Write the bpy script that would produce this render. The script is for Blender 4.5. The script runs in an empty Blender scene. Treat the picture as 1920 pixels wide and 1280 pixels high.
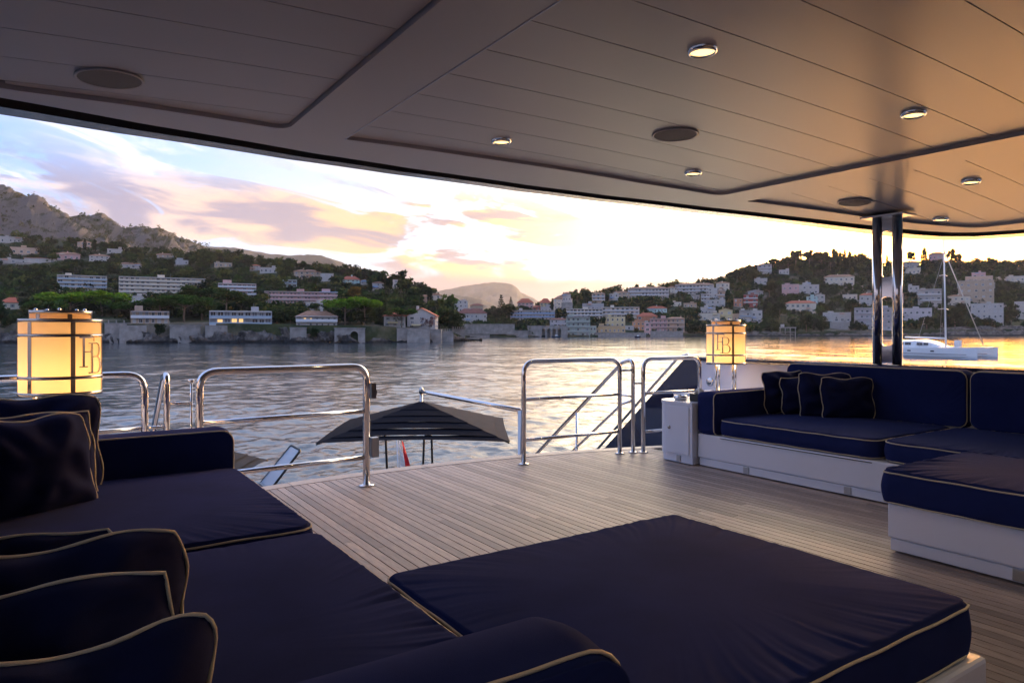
import bpy, bmesh, math, random
import numpy as np
from mathutils import Vector, Matrix, noise as mnoise

random.seed(7); RNG = np.random.default_rng(11)
sc = bpy.context.scene
C = bpy.context.collection
R = math.radians

# ------------------------------------------------------------------ camera
FPX = 1299.0; YAW = math.atan(870 / 1299.0); HOR = 620.0; ZC = 1.3
SY, CY = math.sin(YAW), math.cos(YAW)
cam_d = bpy.data.cameras.new('camera'); cam = bpy.data.objects.new('camera', cam_d); C.objects.link(cam)
cam_d.sensor_width = 36.0; cam_d.lens = FPX / 1920 * 36.0
cam_d.shift_y = -(640 - HOR) / 1920
cam_d.clip_start = 0.05; cam_d.clip_end = 60000
cam.location = (0, 0, ZC); cam.rotation_euler = (R(90), 0, -YAW)
sc.camera = cam

# ------------------------------------------------------------------ sky and sun
SUN_AZ = R(69.6); SUN_EL = R(4.3)
SUN_DIR = Vector((math.sin(SUN_AZ) * math.cos(SUN_EL), math.cos(SUN_AZ) * math.cos(SUN_EL), math.sin(SUN_EL)))
world = bpy.data.worlds.new('World'); sc.world = world; world.use_nodes = True
wn, wl = world.node_tree.nodes, world.node_tree.links
wn.clear()

def N(nodes, t, **k):
    n = nodes.new(t)
    for a, b in k.items(): setattr(n, a, b)
    return n

def build_world():
    out = N(wn, 'ShaderNodeOutputWorld'); bg = N(wn, 'ShaderNodeBackground'); bg.inputs[1].default_value = SKY_STRENGTH
    sky = N(wn, 'ShaderNodeTexSky', sky_type='NISHITA'); sky.sun_disc = False
    sky.sun_elevation = SUN_EL; sky.sun_rotation = SUN_AZ; sky.altitude = 5; sky.air_density = 1.0
    sky.dust_density = 0.6; sky.ozone_density = 2.2
    tc = N(wn, 'ShaderNodeTexCoord'); sep = N(wn, 'ShaderNodeSeparateXYZ'); wl.new(tc.outputs['Generated'], sep.inputs[0])
    def M(op, a, b=None, c=None, clamp=False):
        n = N(wn, 'ShaderNodeMath', operation=op); n.use_clamp = clamp
        for i, x in enumerate((a, b, c)):
            if x is None: continue
            if isinstance(x, (int, float)): n.inputs[i].default_value = x
            else: wl.new(x, n.inputs[i])
        return n.outputs[0]
    def RANGE(v, a, b, c=0.0, d=1.0):
        n = N(wn, 'ShaderNodeMapRange', interpolation_type='SMOOTHSTEP'); n.clamp = True
        wl.new(v, n.inputs[0])
        for i, x in enumerate((a, b, c, d)): n.inputs[i + 1].default_value = x
        return n.outputs[0]
    def NOISE(vec, scale, detail, rough=0.55, dist=0.0):
        n = N(wn, 'ShaderNodeTexNoise'); wl.new(vec, n.inputs['Vector'])
        n.inputs['Scale'].default_value = scale; n.inputs['Detail'].default_value = detail
        n.inputs['Roughness'].default_value = rough; n.inputs['Distortion'].default_value = dist
        return n.outputs['Fac']
    def MIX(f, a, b):
        n = N(wn, 'ShaderNodeMix', data_type='RGBA')
        if isinstance(f, (int, float)): n.inputs[0].default_value = f
        else: wl.new(f, n.inputs[0])
        for s, x in ((6, a), (7, b)):
            if isinstance(x, tuple): n.inputs[s].default_value = (*x, 1)
            else: wl.new(x, n.inputs[s])
        return n.outputs[2]
    az = M('ARCTAN2', sep.outputs[0], sep.outputs[1])           # from +Y towards +X
    el = M('ARCSINE', sep.outputs[2])
    def VEC(sx, sy, ox=0.0, tilt=0.0):
        c = N(wn, 'ShaderNodeCombineXYZ')
        wl.new(M('MULTIPLY_ADD', az, sx, ox), c.inputs[0])
        wl.new(M('ADD', M('MULTIPLY', el, sy), M('MULTIPLY', az, tilt)), c.inputs[1])
        return c.outputs[0]
    dot = N(wn, 'ShaderNodeVectorMath', operation='DOT_PRODUCT'); wl.new(tc.outputs['Generated'], dot.inputs[0])
    dot.inputs[1].default_value = SUN_DIR
    sunp = RANGE(dot.outputs['Value'], 0.66, 0.995)               # 1 near the sun
    sunw = RANGE(dot.outputs['Value'], 0.25, 0.80)
    sunc = RANGE(dot.outputs['Value'], 0.93, 0.998)
    sung = M('POWER', sunp, 2.4)
    # high thin veil and contrail streaks
    cir = M('MULTIPLY', RANGE(NOISE(VEC(3.2, 13.0, 3.1, 2.6), 1.7, 6, 0.66, 0.8), 0.46, 0.66), RANGE(el, 0.09, 0.20))
    veil = RANGE(NOISE(VEC(2.0, 8.0, 7.7, 0.8), 1.6, 3, 0.6), 0.32, 0.70, 0.03, 0.62)
    # drifting stratocumulus bank, 3 to 13 degrees up, thinning towards the sun
    thr = M('MULTIPLY_ADD', sunp, 0.10, 0.0)
    bank_n = M('SUBTRACT', NOISE(VEC(3.6, 12.5, BANK_OX, 1.3), 1.15, 7, 0.64, 0.9), thr)
    bank_band = M('MULTIPLY', RANGE(el, 0.040, 0.075), RANGE(el, 0.245, 0.165))
    bank = M('MULTIPLY', RANGE(bank_n, 0.445, 0.535), bank_band)
    # low flat bank on the horizon
    low_n = NOISE(VEC(2.6, 34.0, 4.4), 1.5, 4, 0.58, 0.3)
    low = M('MULTIPLY', RANGE(low_n, 0.30, 0.46), RANGE(el, 0.092, 0.066))
    shade = NOISE(VEC(4.4, 19.0, BANK_OX + 0.06, 1.5), 1.4, 5, 0.55, 0.5)
    shade_r = RANGE(M('ADD', shade, M('MULTIPLY', sunp, 0.12)), 0.45, 0.60)
    k = 1.0 / SKY_STRENGTH
    def S(c, s=1.0): return tuple(x * s * k for x in c)
    bluesky = N(wn, 'ShaderNodeMix', data_type='RGBA', blend_type='MULTIPLY'); bluesky.inputs[0].default_value = 1
    wl.new(sky.outputs[0], bluesky.inputs[6]); bluesky.inputs[7].default_value = (*SKY_TINT, 1)
    glow = MIX(sung, MIX(sunw, S((0.048, 0.105, 0.26)), S((0.16, 0.185, 0.24))), MIX(sunc, S((3.0, 2.4, 1.6)), S((8.0, 2.9, 0.22))))
    add = N(wn, 'ShaderNodeMix', data_type='RGBA', blend_type='ADD'); add.inputs[0].default_value = 1
    wl.new(bluesky.outputs[2], add.inputs[6]); wl.new(glow, add.inputs[7]); col = add.outputs[2]
    veil_col = MIX(sung, MIX(sunw, S((0.165, 0.195, 0.30)), S((0.27, 0.26, 0.29))), MIX(sunc, S((3.0, 2.4, 1.6)), S((8.0, 2.9, 0.22))))
    col = MIX(veil, col, veil_col)
    col = MIX(M('MULTIPLY', cir, 0.8), col, MIX(sung, S((0.33, 0.325, 0.36)), S((3.6, 3.0, 2.1))))
    grey = MIX(sung, MIX(sunw, S((0.100, 0.098, 0.150)), S((0.145, 0.108, 0.118))), S((0.52, 0.34, 0.20)))
    lit = MIX(sung, MIX(sunw, S((0.27, 0.225, 0.23)), S((0.36, 0.20, 0.085))), S((1.9, 1.25, 0.42)))
    col = MIX(M('MULTIPLY', bank, 0.94), col, MIX(shade_r, grey, lit))
    lowc = MIX(sung, MIX(sunw, S((0.15, 0.13, 0.165)), S((0.15, 0.108, 0.110))), S((0.30, 0.19, 0.12)))
    col = MIX(M('MULTIPLY', low, 0.95), col, lowc)
    wl.new(col, bg.inputs[0]); wl.new(bg.outputs[0], out.inputs[0])

SKY_STRENGTH = 0.05
SKY_TINT = (1.0, 1.0, 1.12)
BANK_OX = 5.1
build_world()

sun_d = bpy.data.lights.new('sun', 'SUN'); sun = bpy.data.objects.new('sun', sun_d); C.objects.link(sun)
sun_d.energy = 2.0; sun_d.angle = R(0.6); sun_d.color = (1.0, 0.66, 0.34)
sun.rotation_euler = SUN_DIR.to_track_quat('Z', 'Y').to_euler()

vs = sc.view_settings
vs.view_transform = 'Standard'; vs.look = 'None'; vs.gamma = 1.0; vs.use_curve_mapping = False
vs.exposure = 2.0
sc.cycles.use_denoising = True
sc.cycles.max_bounces = 6; sc.cycles.diffuse_bounces = 3; sc.cycles.glossy_bounces = 3
sc.cycles.transmission_bounces = 6; sc.cycles.transparent_max_bounces = 12; sc.cycles.volume_bounces = 0
sc.cycles.sample_clamp_indirect = 6.0
sc.cycles.caustics_reflective = True; sc.cycles.caustics_refractive = False

# ------------------------------------------------------------------ pixel rays of the photograph -> places
def ray(u, v):
    l = (u - 960) / FPX
    return Vector((SY + CY * l, CY - SY * l, -(v - HOR) / FPX))
def PZ(u, v, z): d = ray(u, v); return Vector((0, 0, ZC)) + d * ((z - ZC) / d.z)
def PX(u, v, X): d = ray(u, v); return Vector((0, 0, ZC)) + d * (X / d.x)
def PY(u, v, Y): d = ray(u, v); return Vector((0, 0, ZC)) + d * (Y / d.y)
def PD(u, v, dep): return Vector((0, 0, ZC)) + ray(u, v) * dep
CZ0, CK, CX0 = 2.66, 0.010, 3.07
def ceil_z(x): return CZ0 - CK * (x - CX0) ** 2
def lerp_tab(x, tab, col=1):
    if x <= tab[0][0]: return tab[0][col]
    for a, b in zip(tab, tab[1:]):
        if x <= b[0]: return a[col] + (b[col] - a[col]) * (x - a[0]) / (b[0] - a[0])
    return tab[-1][col]

# ------------------------------------------------------------------ materials
MATS = {}
def mat(name, col=(0.5, 0.5, 0.5), rough=0.5, metal=0.0, bump=0.0, bscale=40.0, var=0.0, vscale=6.0, detail=4, objrand=0.0,
        sheen=0.0, coat=0.0, spec=0.5, stretch=(1, 1, 1), col2=None, emis=None, estr=0.0, trans=0.0, ior=1.45, alpha=1.0, coords='Object', attr=None, rvar=0.0):
    m = bpy.data.materials.new(name); m.use_nodes = True; MATS[name] = m
    nt = m.node_tree; n, l = nt.nodes, nt.links; b = n['Principled BSDF']
    b.inputs['Base Color'].default_value = (*col, 1); b.inputs['Roughness'].default_value = rough; b.inputs['Metallic'].default_value = metal
    b.inputs['Sheen Weight'].default_value = sheen; b.inputs['Sheen Tint'].default_value = (0.5, 0.55, 1.0, 1); b.inputs['Coat Weight'].default_value = coat
    b.inputs['Specular IOR Level'].default_value = spec; b.inputs['Transmission Weight'].default_value = trans
    b.inputs['IOR'].default_value = ior; b.inputs['Alpha'].default_value = alpha
    if emis: b.inputs['Emission Color'].default_value = (*emis, 1); b.inputs['Emission Strength'].default_value = estr
    tc = n.new('ShaderNodeTexCoord'); mp = n.new('ShaderNodeMapping'); mp.inputs['Scale'].default_value = stretch
    if coords == 'World':
        g = n.new('ShaderNodeNewGeometry'); l.new(g.outputs['Position'], mp.inputs[0])
    else: l.new(tc.outputs[coords], mp.inputs[0])
    src = None
    if attr:
        a = n.new('ShaderNodeAttribute'); a.attribute_name = attr; src = a.outputs['Color']
    if var or col2:
        t = n.new('ShaderNodeTexNoise'); t.inputs['Scale'].default_value = vscale; t.inputs['Detail'].default_value = detail
        t.inputs['Roughness'].default_value = 0.6; l.new(mp.outputs[0], t.inputs['Vector'])
        r = n.new('ShaderNodeValToRGB'); r.color_ramp.elements[0].position = 0.3; r.color_ramp.elements[1].position = 0.7
        c2 = col2 or tuple(x * (1 + var) for x in col); c1 = col if col2 else tuple(x * (1 - var) for x in col)
        r.color_ramp.elements[0].color = (*c1, 1); r.color_ramp.elements[1].color = (*c2, 1)
        l.new(t.outputs['Fac'], r.inputs[0])
        if src is not None:
            mx = n.new('ShaderNodeMix'); mx.data_type = 'RGBA'; mx.blend_type = 'MULTIPLY'; mx.inputs[0].default_value = 1
            l.new(src, mx.inputs[6]); l.new(r.outputs[0], mx.inputs[7]); src = mx.outputs[2]
        else: src = r.outputs[0]
        if rvar:
            mr = n.new('ShaderNodeMapRange'); l.new(t.outputs['Fac'], mr.inputs[0]); mr.inputs[1].default_value = .3; mr.inputs[2].default_value = .7
            mr.inputs[3].default_value = max(0, rough - rvar); mr.inputs[4].default_value = min(1, rough + rvar); l.new(mr.outputs[0], b.inputs['Roughness'])
    if objrand:
        oi = n.new('ShaderNodeObjectInfo'); mr = n.new('ShaderNodeMapRange'); l.new(oi.outputs['Random'], mr.inputs[0])
        mr.inputs[3].default_value = 1 - objrand; mr.inputs[4].default_value = 1 + objrand
        hs = n.new('ShaderNodeHueSaturation'); l.new(mr.outputs[0], hs.inputs['Value'])
        if src is not None: l.new(src, hs.inputs['Color'])
        else: hs.inputs['Color'].default_value = (*col, 1)
        src = hs.outputs[0]
    if src is not None: l.new(src, b.inputs['Base Color'])
    if bump:
        t2 = n.new('ShaderNodeTexNoise'); t2.inputs['Scale'].default_value = bscale; t2.inputs['Detail'].default_value = 5
        l.new(mp.outputs[0], t2.inputs['Vector'])
        bp = n.new('ShaderNodeBump'); bp.inputs['Strength'].default_value = bump; bp.inputs['Distance'].default_value = 0.02
        l.new(t2.outputs['Fac'], bp.inputs['Height']); l.new(bp.outputs[0], b.inputs['Normal'])
    return m

mat('teak', (0.33, 0.262, 0.235), 0.46, var=0.32, vscale=9, stretch=(9, 0.8, 1), coords='World', bump=0.18, bscale=28, objrand=0.34, detail=7, rvar=0.10, spec=0.4)
mat('teak_margin', (0.42, 0.34, 0.29), 0.42, var=0.15, vscale=8, stretch=(0.8, 8, 1), bump=0.15, bscale=25, objrand=0.08, spec=0.6)
mat('caulk', (0.015, 0.013, 0.013), 0.7)
mat('white_lacquer', (0.64, 0.66, 0.76), 0.25, coat=0.2, var=0.02, vscale=2.5)
mat('ceiling_paint', (0.45, 0.41, 0.42), 0.34, spec=0.55)
mat('groove_dark', (0.035, 0.030, 0.030), 0.6)
mat('fascia_paint', (0.11, 0.115, 0.14), 0.14, var=0.2, vscale=3, stretch=(1, 6, 1), coat=0.3)
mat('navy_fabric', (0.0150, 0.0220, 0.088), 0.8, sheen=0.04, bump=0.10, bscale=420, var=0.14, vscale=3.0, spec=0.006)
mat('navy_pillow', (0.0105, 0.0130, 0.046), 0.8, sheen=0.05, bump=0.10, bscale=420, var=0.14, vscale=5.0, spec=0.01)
mat('piping_cloth', (0.50, 0.43, 0.32), 0.75, bump=0.2, bscale=300)
mat('steel', (0.72, 0.71, 0.71), 0.10, metal=1.0, var=0.03, vscale=3, rvar=0.03)
mat('steel_satin', (0.45, 0.46, 0.48), 0.32, metal=1.0)
mat('chrome_dark', (0.42, 0.36, 0.31), 0.14, metal=1.0)
mat('hull_navy', (0.010, 0.014, 0.040), 0.12, coat=0.6)
mat('hull_white', (0.74, 0.74, 0.75), 0.25, coat=0.3, var=0.03)
mat('grey_plastic', (0.22, 0.23, 0.26), 0.4)
mat('black_plastic', (0.012, 0.012, 0.013), 0.45)
mat('speaker_mesh', (0.20, 0.18, 0.175), 0.6, bump=0.4, bscale=500)
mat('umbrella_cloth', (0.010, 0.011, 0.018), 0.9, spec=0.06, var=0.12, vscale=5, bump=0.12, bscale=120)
mat('umbrella_cloth_lit', (0.045, 0.045, 0.05), 0.9, spec=0.08, var=0.1, vscale=5)  # same cloth, paler for one canopy side, its lighting put into the colour
mat('tissue', (0.8, 0.8, 0.8), 0.9)
mat('tender_blue', (0.020, 0.055, 0.095), 0.35, coat=0.3)
mat('tube_grey', (0.035, 0.04, 0.048), 0.6)
mat('flag_white', (0.75, 0.74, 0.74), 0.8); mat('flag_red', (0.60, 0.02, 0.03), 0.8)
mat('screen_glass', (0.40, 0.47, 0.56), 0.12, spec=0.4, alpha=0.6)
mat('glass_clear', (0.9, 0.92, 0.95), 0.05, trans=0.9, ior=1.45)
mat('bulb_glow', (1, 0.8, 0.5), 0.5, emis=(1.0, 0.66, 0.20), estr=0.85)

def shade_mat():
    m = bpy.data.materials.new('lamp_shade_cloth'); m.use_nodes = True; MATS['lamp_shade_cloth'] = m
    n, l = m.node_tree.nodes, m.node_tree.links; n.remove(n['Principled BSDF'])
    d = n.new('ShaderNodeBsdfDiffuse'); d.inputs[0].default_value = (0.80, 0.70, 0.58, 1)
    t = n.new('ShaderNodeBsdfTranslucent'); t.inputs[0].default_value = (0.95, 0.70, 0.40, 1)
    mx = n.new('ShaderNodeMixShader'); mx.inputs[0].default_value = 0.55
    l.new(d.outputs[0], mx.inputs[1]); l.new(t.outputs[0], mx.inputs[2]); l.new(mx.outputs[0], n['Material Output'].inputs[0])
shade_mat()

# ------------------------------------------------------------------ mesh helpers
def link(name, verts, faces, m=None, parent=None, smooth=False, mats=None, fmat=None):
    me = bpy.data.meshes.new(name); me.from_pydata([tuple(v) for v in verts], [], faces)
    for x in (mats or ([m] if m else [])): me.materials.append(MATS[x] if isinstance(x, str) else x)
    if fmat is not None: me.polygons.foreach_set('material_index', fmat)
    if smooth: me.polygons.foreach_set('use_smooth', [True] * len(me.polygons))
    me.update()
    o = bpy.data.objects.new(name, me); C.objects.link(o)
    if parent: o.parent = parent
    return o
def from_bm(name, bm, m=None, parent=None, smooth=False):
    me = bpy.data.meshes.new(name); bm.to_mesh(me); bm.free()
    if m: me.materials.append(MATS[m])
    if smooth: me.polygons.foreach_set('use_smooth', [True] * len(me.polygons))
    o = bpy.data.objects.new(name, me); C.objects.link(o)
    if parent: o.parent = parent
    return o
def empty(name, loc=(0, 0, 0), rz=0.0):
    o = bpy.data.objects.new(name, None); C.objects.link(o); o.location = loc; o.rotation_euler = (0, 0, rz); o.empty_display_size = 0.1
    return o
def tag(o, label, cat, group=None):
    o['label'] = label; o['category'] = cat
    if group: o['group'] = group
    return o
def struct(o, label=None):
    o['kind'] = 'structure'
    if label: o['label'] = label
    return o
def stuff(o, label=None, cat=None):
    o['kind'] = 'stuff'
    if label: o['label'] = label
    if cat: o['category'] = cat
    return o

class MB:
    def __init__(s): s.v = []; s.f = []; s.m = []
    def add(s, vs, fs, mi=0):
        b = len(s.v); s.v += [tuple(x) for x in vs]; s.f += [tuple(b + i for i in q) for q in fs]; s.m += [mi] * len(fs); return s
    def box(s, x0, x1, y0, y1, z0, z1, mi=0):
        v = [(x, y, z) for z in (z0, z1) for y in (y0, y1) for x in (x0, x1)]
        return s.add(v, [(0, 2, 3, 1), (4, 5, 7, 6), (0, 1, 5, 4), (2, 6, 7, 3), (0, 4, 6, 2), (1, 3, 7, 5)], mi)
    def prism(s, poly, z0, z1, mi=0, axis='z'):
        n = len(poly)
        def P(a, b, z): return (a, b, z) if axis == 'z' else ((z, a, b) if axis == 'x' else (a, z, b))
        v = [P(a, b, z0) for a, b in poly] + [P(a, b, z1) for a, b in poly]
        return s.add(v, [tuple(range(n - 1, -1, -1)), tuple(range(n, 2 * n))] + [(i, (i + 1) % n, n + (i + 1) % n, n + i) for i in range(n)], mi)
    def tube(s, pts, r, seg=12, cap=True, mi=0, closed=False):
        pts = [Vector(p) for p in pts]; n = len(pts); rings = []
        rr = r if isinstance(r, (list, tuple)) else [r] * n
        up = None
        for i, p in enumerate(pts):
            if closed: t = pts[(i + 1) % n] - pts[i - 1]
            else: t = (pts[min(i + 1, n - 1)] - pts[max(i - 1, 0)])
            t.normalize()
            if up is None:
                up = Vector((0, 0, 1)) if abs(t.z) < 0.9 else Vector((1, 0, 0))
            a = t.cross(up); a.normalize(); b = a.cross(t); up = b
            rings.append([p + (a * math.cos(2 * math.pi * k / seg) + b * math.sin(2 * math.pi * k / seg)) * rr[i] for k in range(seg)])
        vs = [q for ring in rings for q in ring]; fs = []
        for i in range(n if closed else n - 1):
            j = (i + 1) % n
            for k in range(seg):
                k2 = (k + 1) % seg; fs.append((i * seg + k, i * seg + k2, j * seg + k2, j * seg + k))
        if cap and not closed: fs += [tuple(range(seg - 1, -1, -1)), tuple((n - 1) * seg + k for k in range(seg))]
        return s.add(vs, fs, mi)
    def lathe(s, prof, cx=0, cy=0, seg=32, mi=0, cap=True):
        vs = [(cx + r * math.cos(2 * math.pi * k / seg), cy + r * math.sin(2 * math.pi * k / seg), z) for r, z in prof for k in range(seg)]
        fs = [(i * seg + k, i * seg + (k + 1) % seg, (i + 1) * seg + (k + 1) % seg, (i + 1) * seg + k) for i in range(len(prof) - 1) for k in range(seg)]
        if cap: fs += [tuple(range(seg - 1, -1, -1)), tuple((len(prof) - 1) * seg + k for k in range(seg))]
        return s.add(vs, fs, mi)
    def build(s, name, m, parent=None, smooth=False):
        ms = m if isinstance(m, list) else [m]
        return link(name, s.v, s.f, None, parent, smooth, ms, s.m)

def fillet(pts, r, n=7):
    pts = [Vector(p) for p in pts]; out = [pts[0]]
    for i in range(1, len(pts) - 1):
        p, a, b = pts[i], (pts[i - 1] - pts[i]), (pts[i + 1] - pts[i])
        rr = min(r, a.length * 0.48, b.length * 0.48); a.normalize(); b.normalize()
        ang = a.angle(b)
        if ang > 3.1: out.append(p); continue
        d = min(rr / math.tan(ang / 2), rr * 3) if rr else 0
        d = min(d, (pts[i - 1] - p).length * 0.49, (pts[i + 1] - p).length * 0.49)
        p0, p1 = p + a * d, p + b * d
        for k in range(n + 1):
            t = k / n; out.append(p0 * (1 - t) ** 2 + p * 2 * t * (1 - t) + p1 * t ** 2)
    out.append(pts[-1]); return out
def bevel_box(name, x0, x1, y0, y1, z0, z1, m, parent=None, r=0.01, seg=2):
    bm = bmesh.new(); bmesh.ops.create_cube(bm, size=1)
    for v in bm.verts: v.co = ((x0 + x1) / 2 + v.co.x * (x1 - x0), (y0 + y1) / 2 + v.co.y * (y1 - y0), (z0 + z1) / 2 + v.co.z * (z1 - z0))
    bmesh.ops.bevel(bm, geom=list(bm.edges), offset=min(r, (x1 - x0) * .45, (y1 - y0) * .45, (z1 - z0) * .45), segments=seg, affect='EDGES', profile=0.5)
    return from_bm(name, bm, m, parent, smooth=False)
def rr_loop(a, b, r, n):
    """rounded-rectangle loop, half sizes a, b; n points evenly along the perimeter"""
    r = max(min(r, a * .99, b * .99), 1e-4)
    segs = [('l', (a, -(b - r)), (a, b - r)), ('c', (a - r, b - r), 0), ('l', (a - r, b), (-(a - r), b)), ('c', (-(a - r), b - r), 90),
            ('l', (-a, b - r), (-a, -(b - r))), ('c', (-(a - r), -(b - r)), 180), ('l', (-(a - r), -b), (a - r, -b)), ('c', (a - r, -(b - r)), 270)]
    L = [2 * (b - r), math.pi * r / 2, 2 * (a - r), math.pi * r / 2] * 2; T = sum(L); out = []
    cum = [0]
    for x in L: cum.append(cum[-1] + x)
    j = 0
    for i in range(n):
        s = T * i / n
        while j < 7 and s > cum[j + 1]: j += 1
        t = (s - cum[j]) / max(L[j], 1e-9); k = segs[j]
        if k[0] == 'l': out.append((k[1][0] + (k[2][0] - k[1][0]) * t, k[1][1] + (k[2][1] - k[1][1]) * t))
        else:
            an = R(k[2] + 90 * t); out.append((k[1][0] + r * math.cos(an), k[1][1] + r * math.sin(an)))
    return out
def cushion(name, x0, x1, y0, y1, z0, z1, m='navy_fabric', parent=None, rc=0.06, puff=0.02, wr=0.004, bulge=0.012, seed=0, pr=0.0045, n=480, bottom_pipe=True, re=0.022):
    """upholstered block: puffed top, gathered seams, welted edges"""
    cx, cy, a, b = (x0 + x1) / 2, (y0 + y1) / 2, (x1 - x0) / 2, (y1 - y0) / 2
    rg = random.Random(seed); ph = [rg.uniform(0, 6.28) for _ in range(12)]
    per = 4 * (a + b)
    def gather(i):
        t = i / n * per; s = 0
        for k in range(6): s += math.sin(t * (34 + 23 * k + 5 * math.sin(ph[k + 6])) + ph[k] + 2.5 * math.sin(t * 1.7 + ph[11 - k])) / (1 + 0.35 * k)
        return s * (0.35 + 0.65 * max(0, math.sin(t * 1.9 + ph[3])) ** 1.5) / 2.2
    G = [gather(i) for i in range(n)]
    mn = min(a, b); loops = []
    insets = [mn * q for q in (0.97, 0.85, 0.7, 0.55, 0.42, 0.30, 0.2, 0.13, 0.085, 0.055, 0.034, 0.018)]
    for d in insets:
        lp = rr_loop(a - d, b - d, max(rc - d * 0.3, 0.012), n)
        loops.append([(cx + x, cy + y, z1 + puff * (1 - (1 - d / mn) ** 3.0) + G[i] * wr * min(1.0, 0.22 + d / 0.055) * math.exp(-max(0, d - .03) / 0.075)
                       + 0.0035 * mnoise.noise(Vector((x * 3.1 + seed, y * 3.1, seed * .7)))) for i, (x, y) in enumerate(lp)])
    for k in range(1, 5):
        an = k / 4 * math.pi / 2; d = re * (1 - math.sin(an)); z = z1 - re * (1 - math.cos(an))
        loops.append([(cx + x, cy + y, z + G[i] * wr * 0.10) for i, (x, y) in enumerate(rr_loop(a - d * .8, b - d * .8, rc, n))])
    for k in range(1, 6):
        t = k / 6; o = bulge * math.sin(math.pi * t)
        loops.append([(cx + x, cy + y, z1 - re + (z0 + re * .5 - z1 + re) * t) for x, y in rr_loop(a + o, b + o, rc + o, n)])
    loops.append([(cx + x, cy + y, z0 + re * .5) for x, y in rr_loop(a, b, rc, n)])
    for d in (0.012, mn * 0.5): loops.append([(cx + x, cy + y, z0) for x, y in rr_loop(a - d, b - d, max(rc - d, .01), n)])
    vs = [p for lp in loops for p in lp]; fs = []
    for j in range(len(loops) - 1):
        for i in range(n):
            i2 = (i + 1) % n; fs.append((j * n + i, (j + 1) * n + i, (j + 1) * n + i2, j * n + i2))
    fs.append(tuple(range(n))); fs.append(tuple((len(loops) - 1) * n + i for i in range(n - 1, -1, -1)))
    o = link(name, vs, fs, m, parent, smooth=True)
    def pipe(z, off):
        lp = rr_loop(a + off, b + off, rc, 120)
        MB().tube([(cx + x, cy + y, z + 0.0016 * math.sin(i * .9 + seed)) for i, (x, y) in enumerate(lp)], pr, 6, closed=True).build('piping', 'piping_cloth', o, True)
    pipe(z1 - re * 0.62, 0.001)
    if bottom_pipe: pipe(z0 + re * .35, -0.001)
    return o
def pillow(name, w, h, t, loc, yaw, lean, label, group, seed=0, roll=0.0, sag=0.012):
    """loose square pillow standing on its lower edge; local x width, z height, faces local -y"""
    n = 30; rg = random.Random(seed); vs = []; fs = []; ph = [rg.uniform(0, 6.28) for _ in range(8)]
    def edge(u, v):
        k = 0.055
        x = u * (1 - k * (1 - abs(v)) ** 0.8 * 1.0) * w / 2; z = v * (1 - k * (1 - abs(u)) ** .8) * h / 2
        z += -sag * (1 - u * u) * (v + 1) / 2 * (0.6 + 0.4 * math.sin(ph[0]))
        cr = 1 - 0.075 * (abs(u) * abs(v)) ** 5; x *= cr; z *= cr
        x += 0.008 * math.sin(v * 5 + ph[1]); z += 0.008 * math.sin(u * 5 + ph[2])
        return x, z
    def thick(u, v):
        q = (1 - abs(u) ** 2.3) * (1 - abs(v) ** 2.3)
        th = t / 2 * max(q, 0) ** 0.55
        wv = mnoise.noise(Vector((u * 2.2 + seed, v * 2.2, 1.3))) * 0.030
        ang = math.atan2(v, u); rad = math.hypot(u, v)
        fold = math.sin(ang * 7 + ph[3] + 2 * mnoise.noise(Vector((u * 1.5, v * 1.5, seed)))) * max(0, rad - .40) * 0.045 * (1 - max(abs(u), abs(v)) ** 6)
        return th + (wv + fold) * (max(q, 0) ** .35)
    for side in (-1, 1):
        for j in range(n + 1):
            for i in range(n + 1):
                u, v = -1 + 2 * i / n, -1 + 2 * j / n
                x, z = edge(u, v); vs.append((x, side * thick(u, v), z + h / 2))
    s = (n + 1) ** 2
    for j in range(n):
        for i in range(n):
            a = j * (n + 1) + i
            fs.append((a, a + 1, a + n + 2, a + n + 1)); fs.append((s + a, s + a + n + 1, s + a + n + 2, s + a + 1))
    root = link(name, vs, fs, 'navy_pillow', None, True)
    lp = []
    for k in range(4):
        for i in range(18):
            q = -1 + 2 * i / 18
            u, v = ((q, -1), (1, q), (-q, 1), (-1, -q))[k]
            x, z = edge(u, v); lp.append((x * 1.008, 0.006 * math.sin(i * 1.1 + ph[4 + k]), (z) * 1.008 + h / 2))
    MB().tube(lp, 0.0044, 6, closed=True).build('piping', 'piping_cloth', root, True)
    root.location = loc; root.rotation_euler = (-lean, roll, yaw)
    tag(root, label, 'pillow', group); return root
# ================================================================== THE YACHT'S AFT DECK
MIR = 3.07
def deck_edge(x): return 6.06 - 0.060 * (x - 2.9) ** 2

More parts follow.
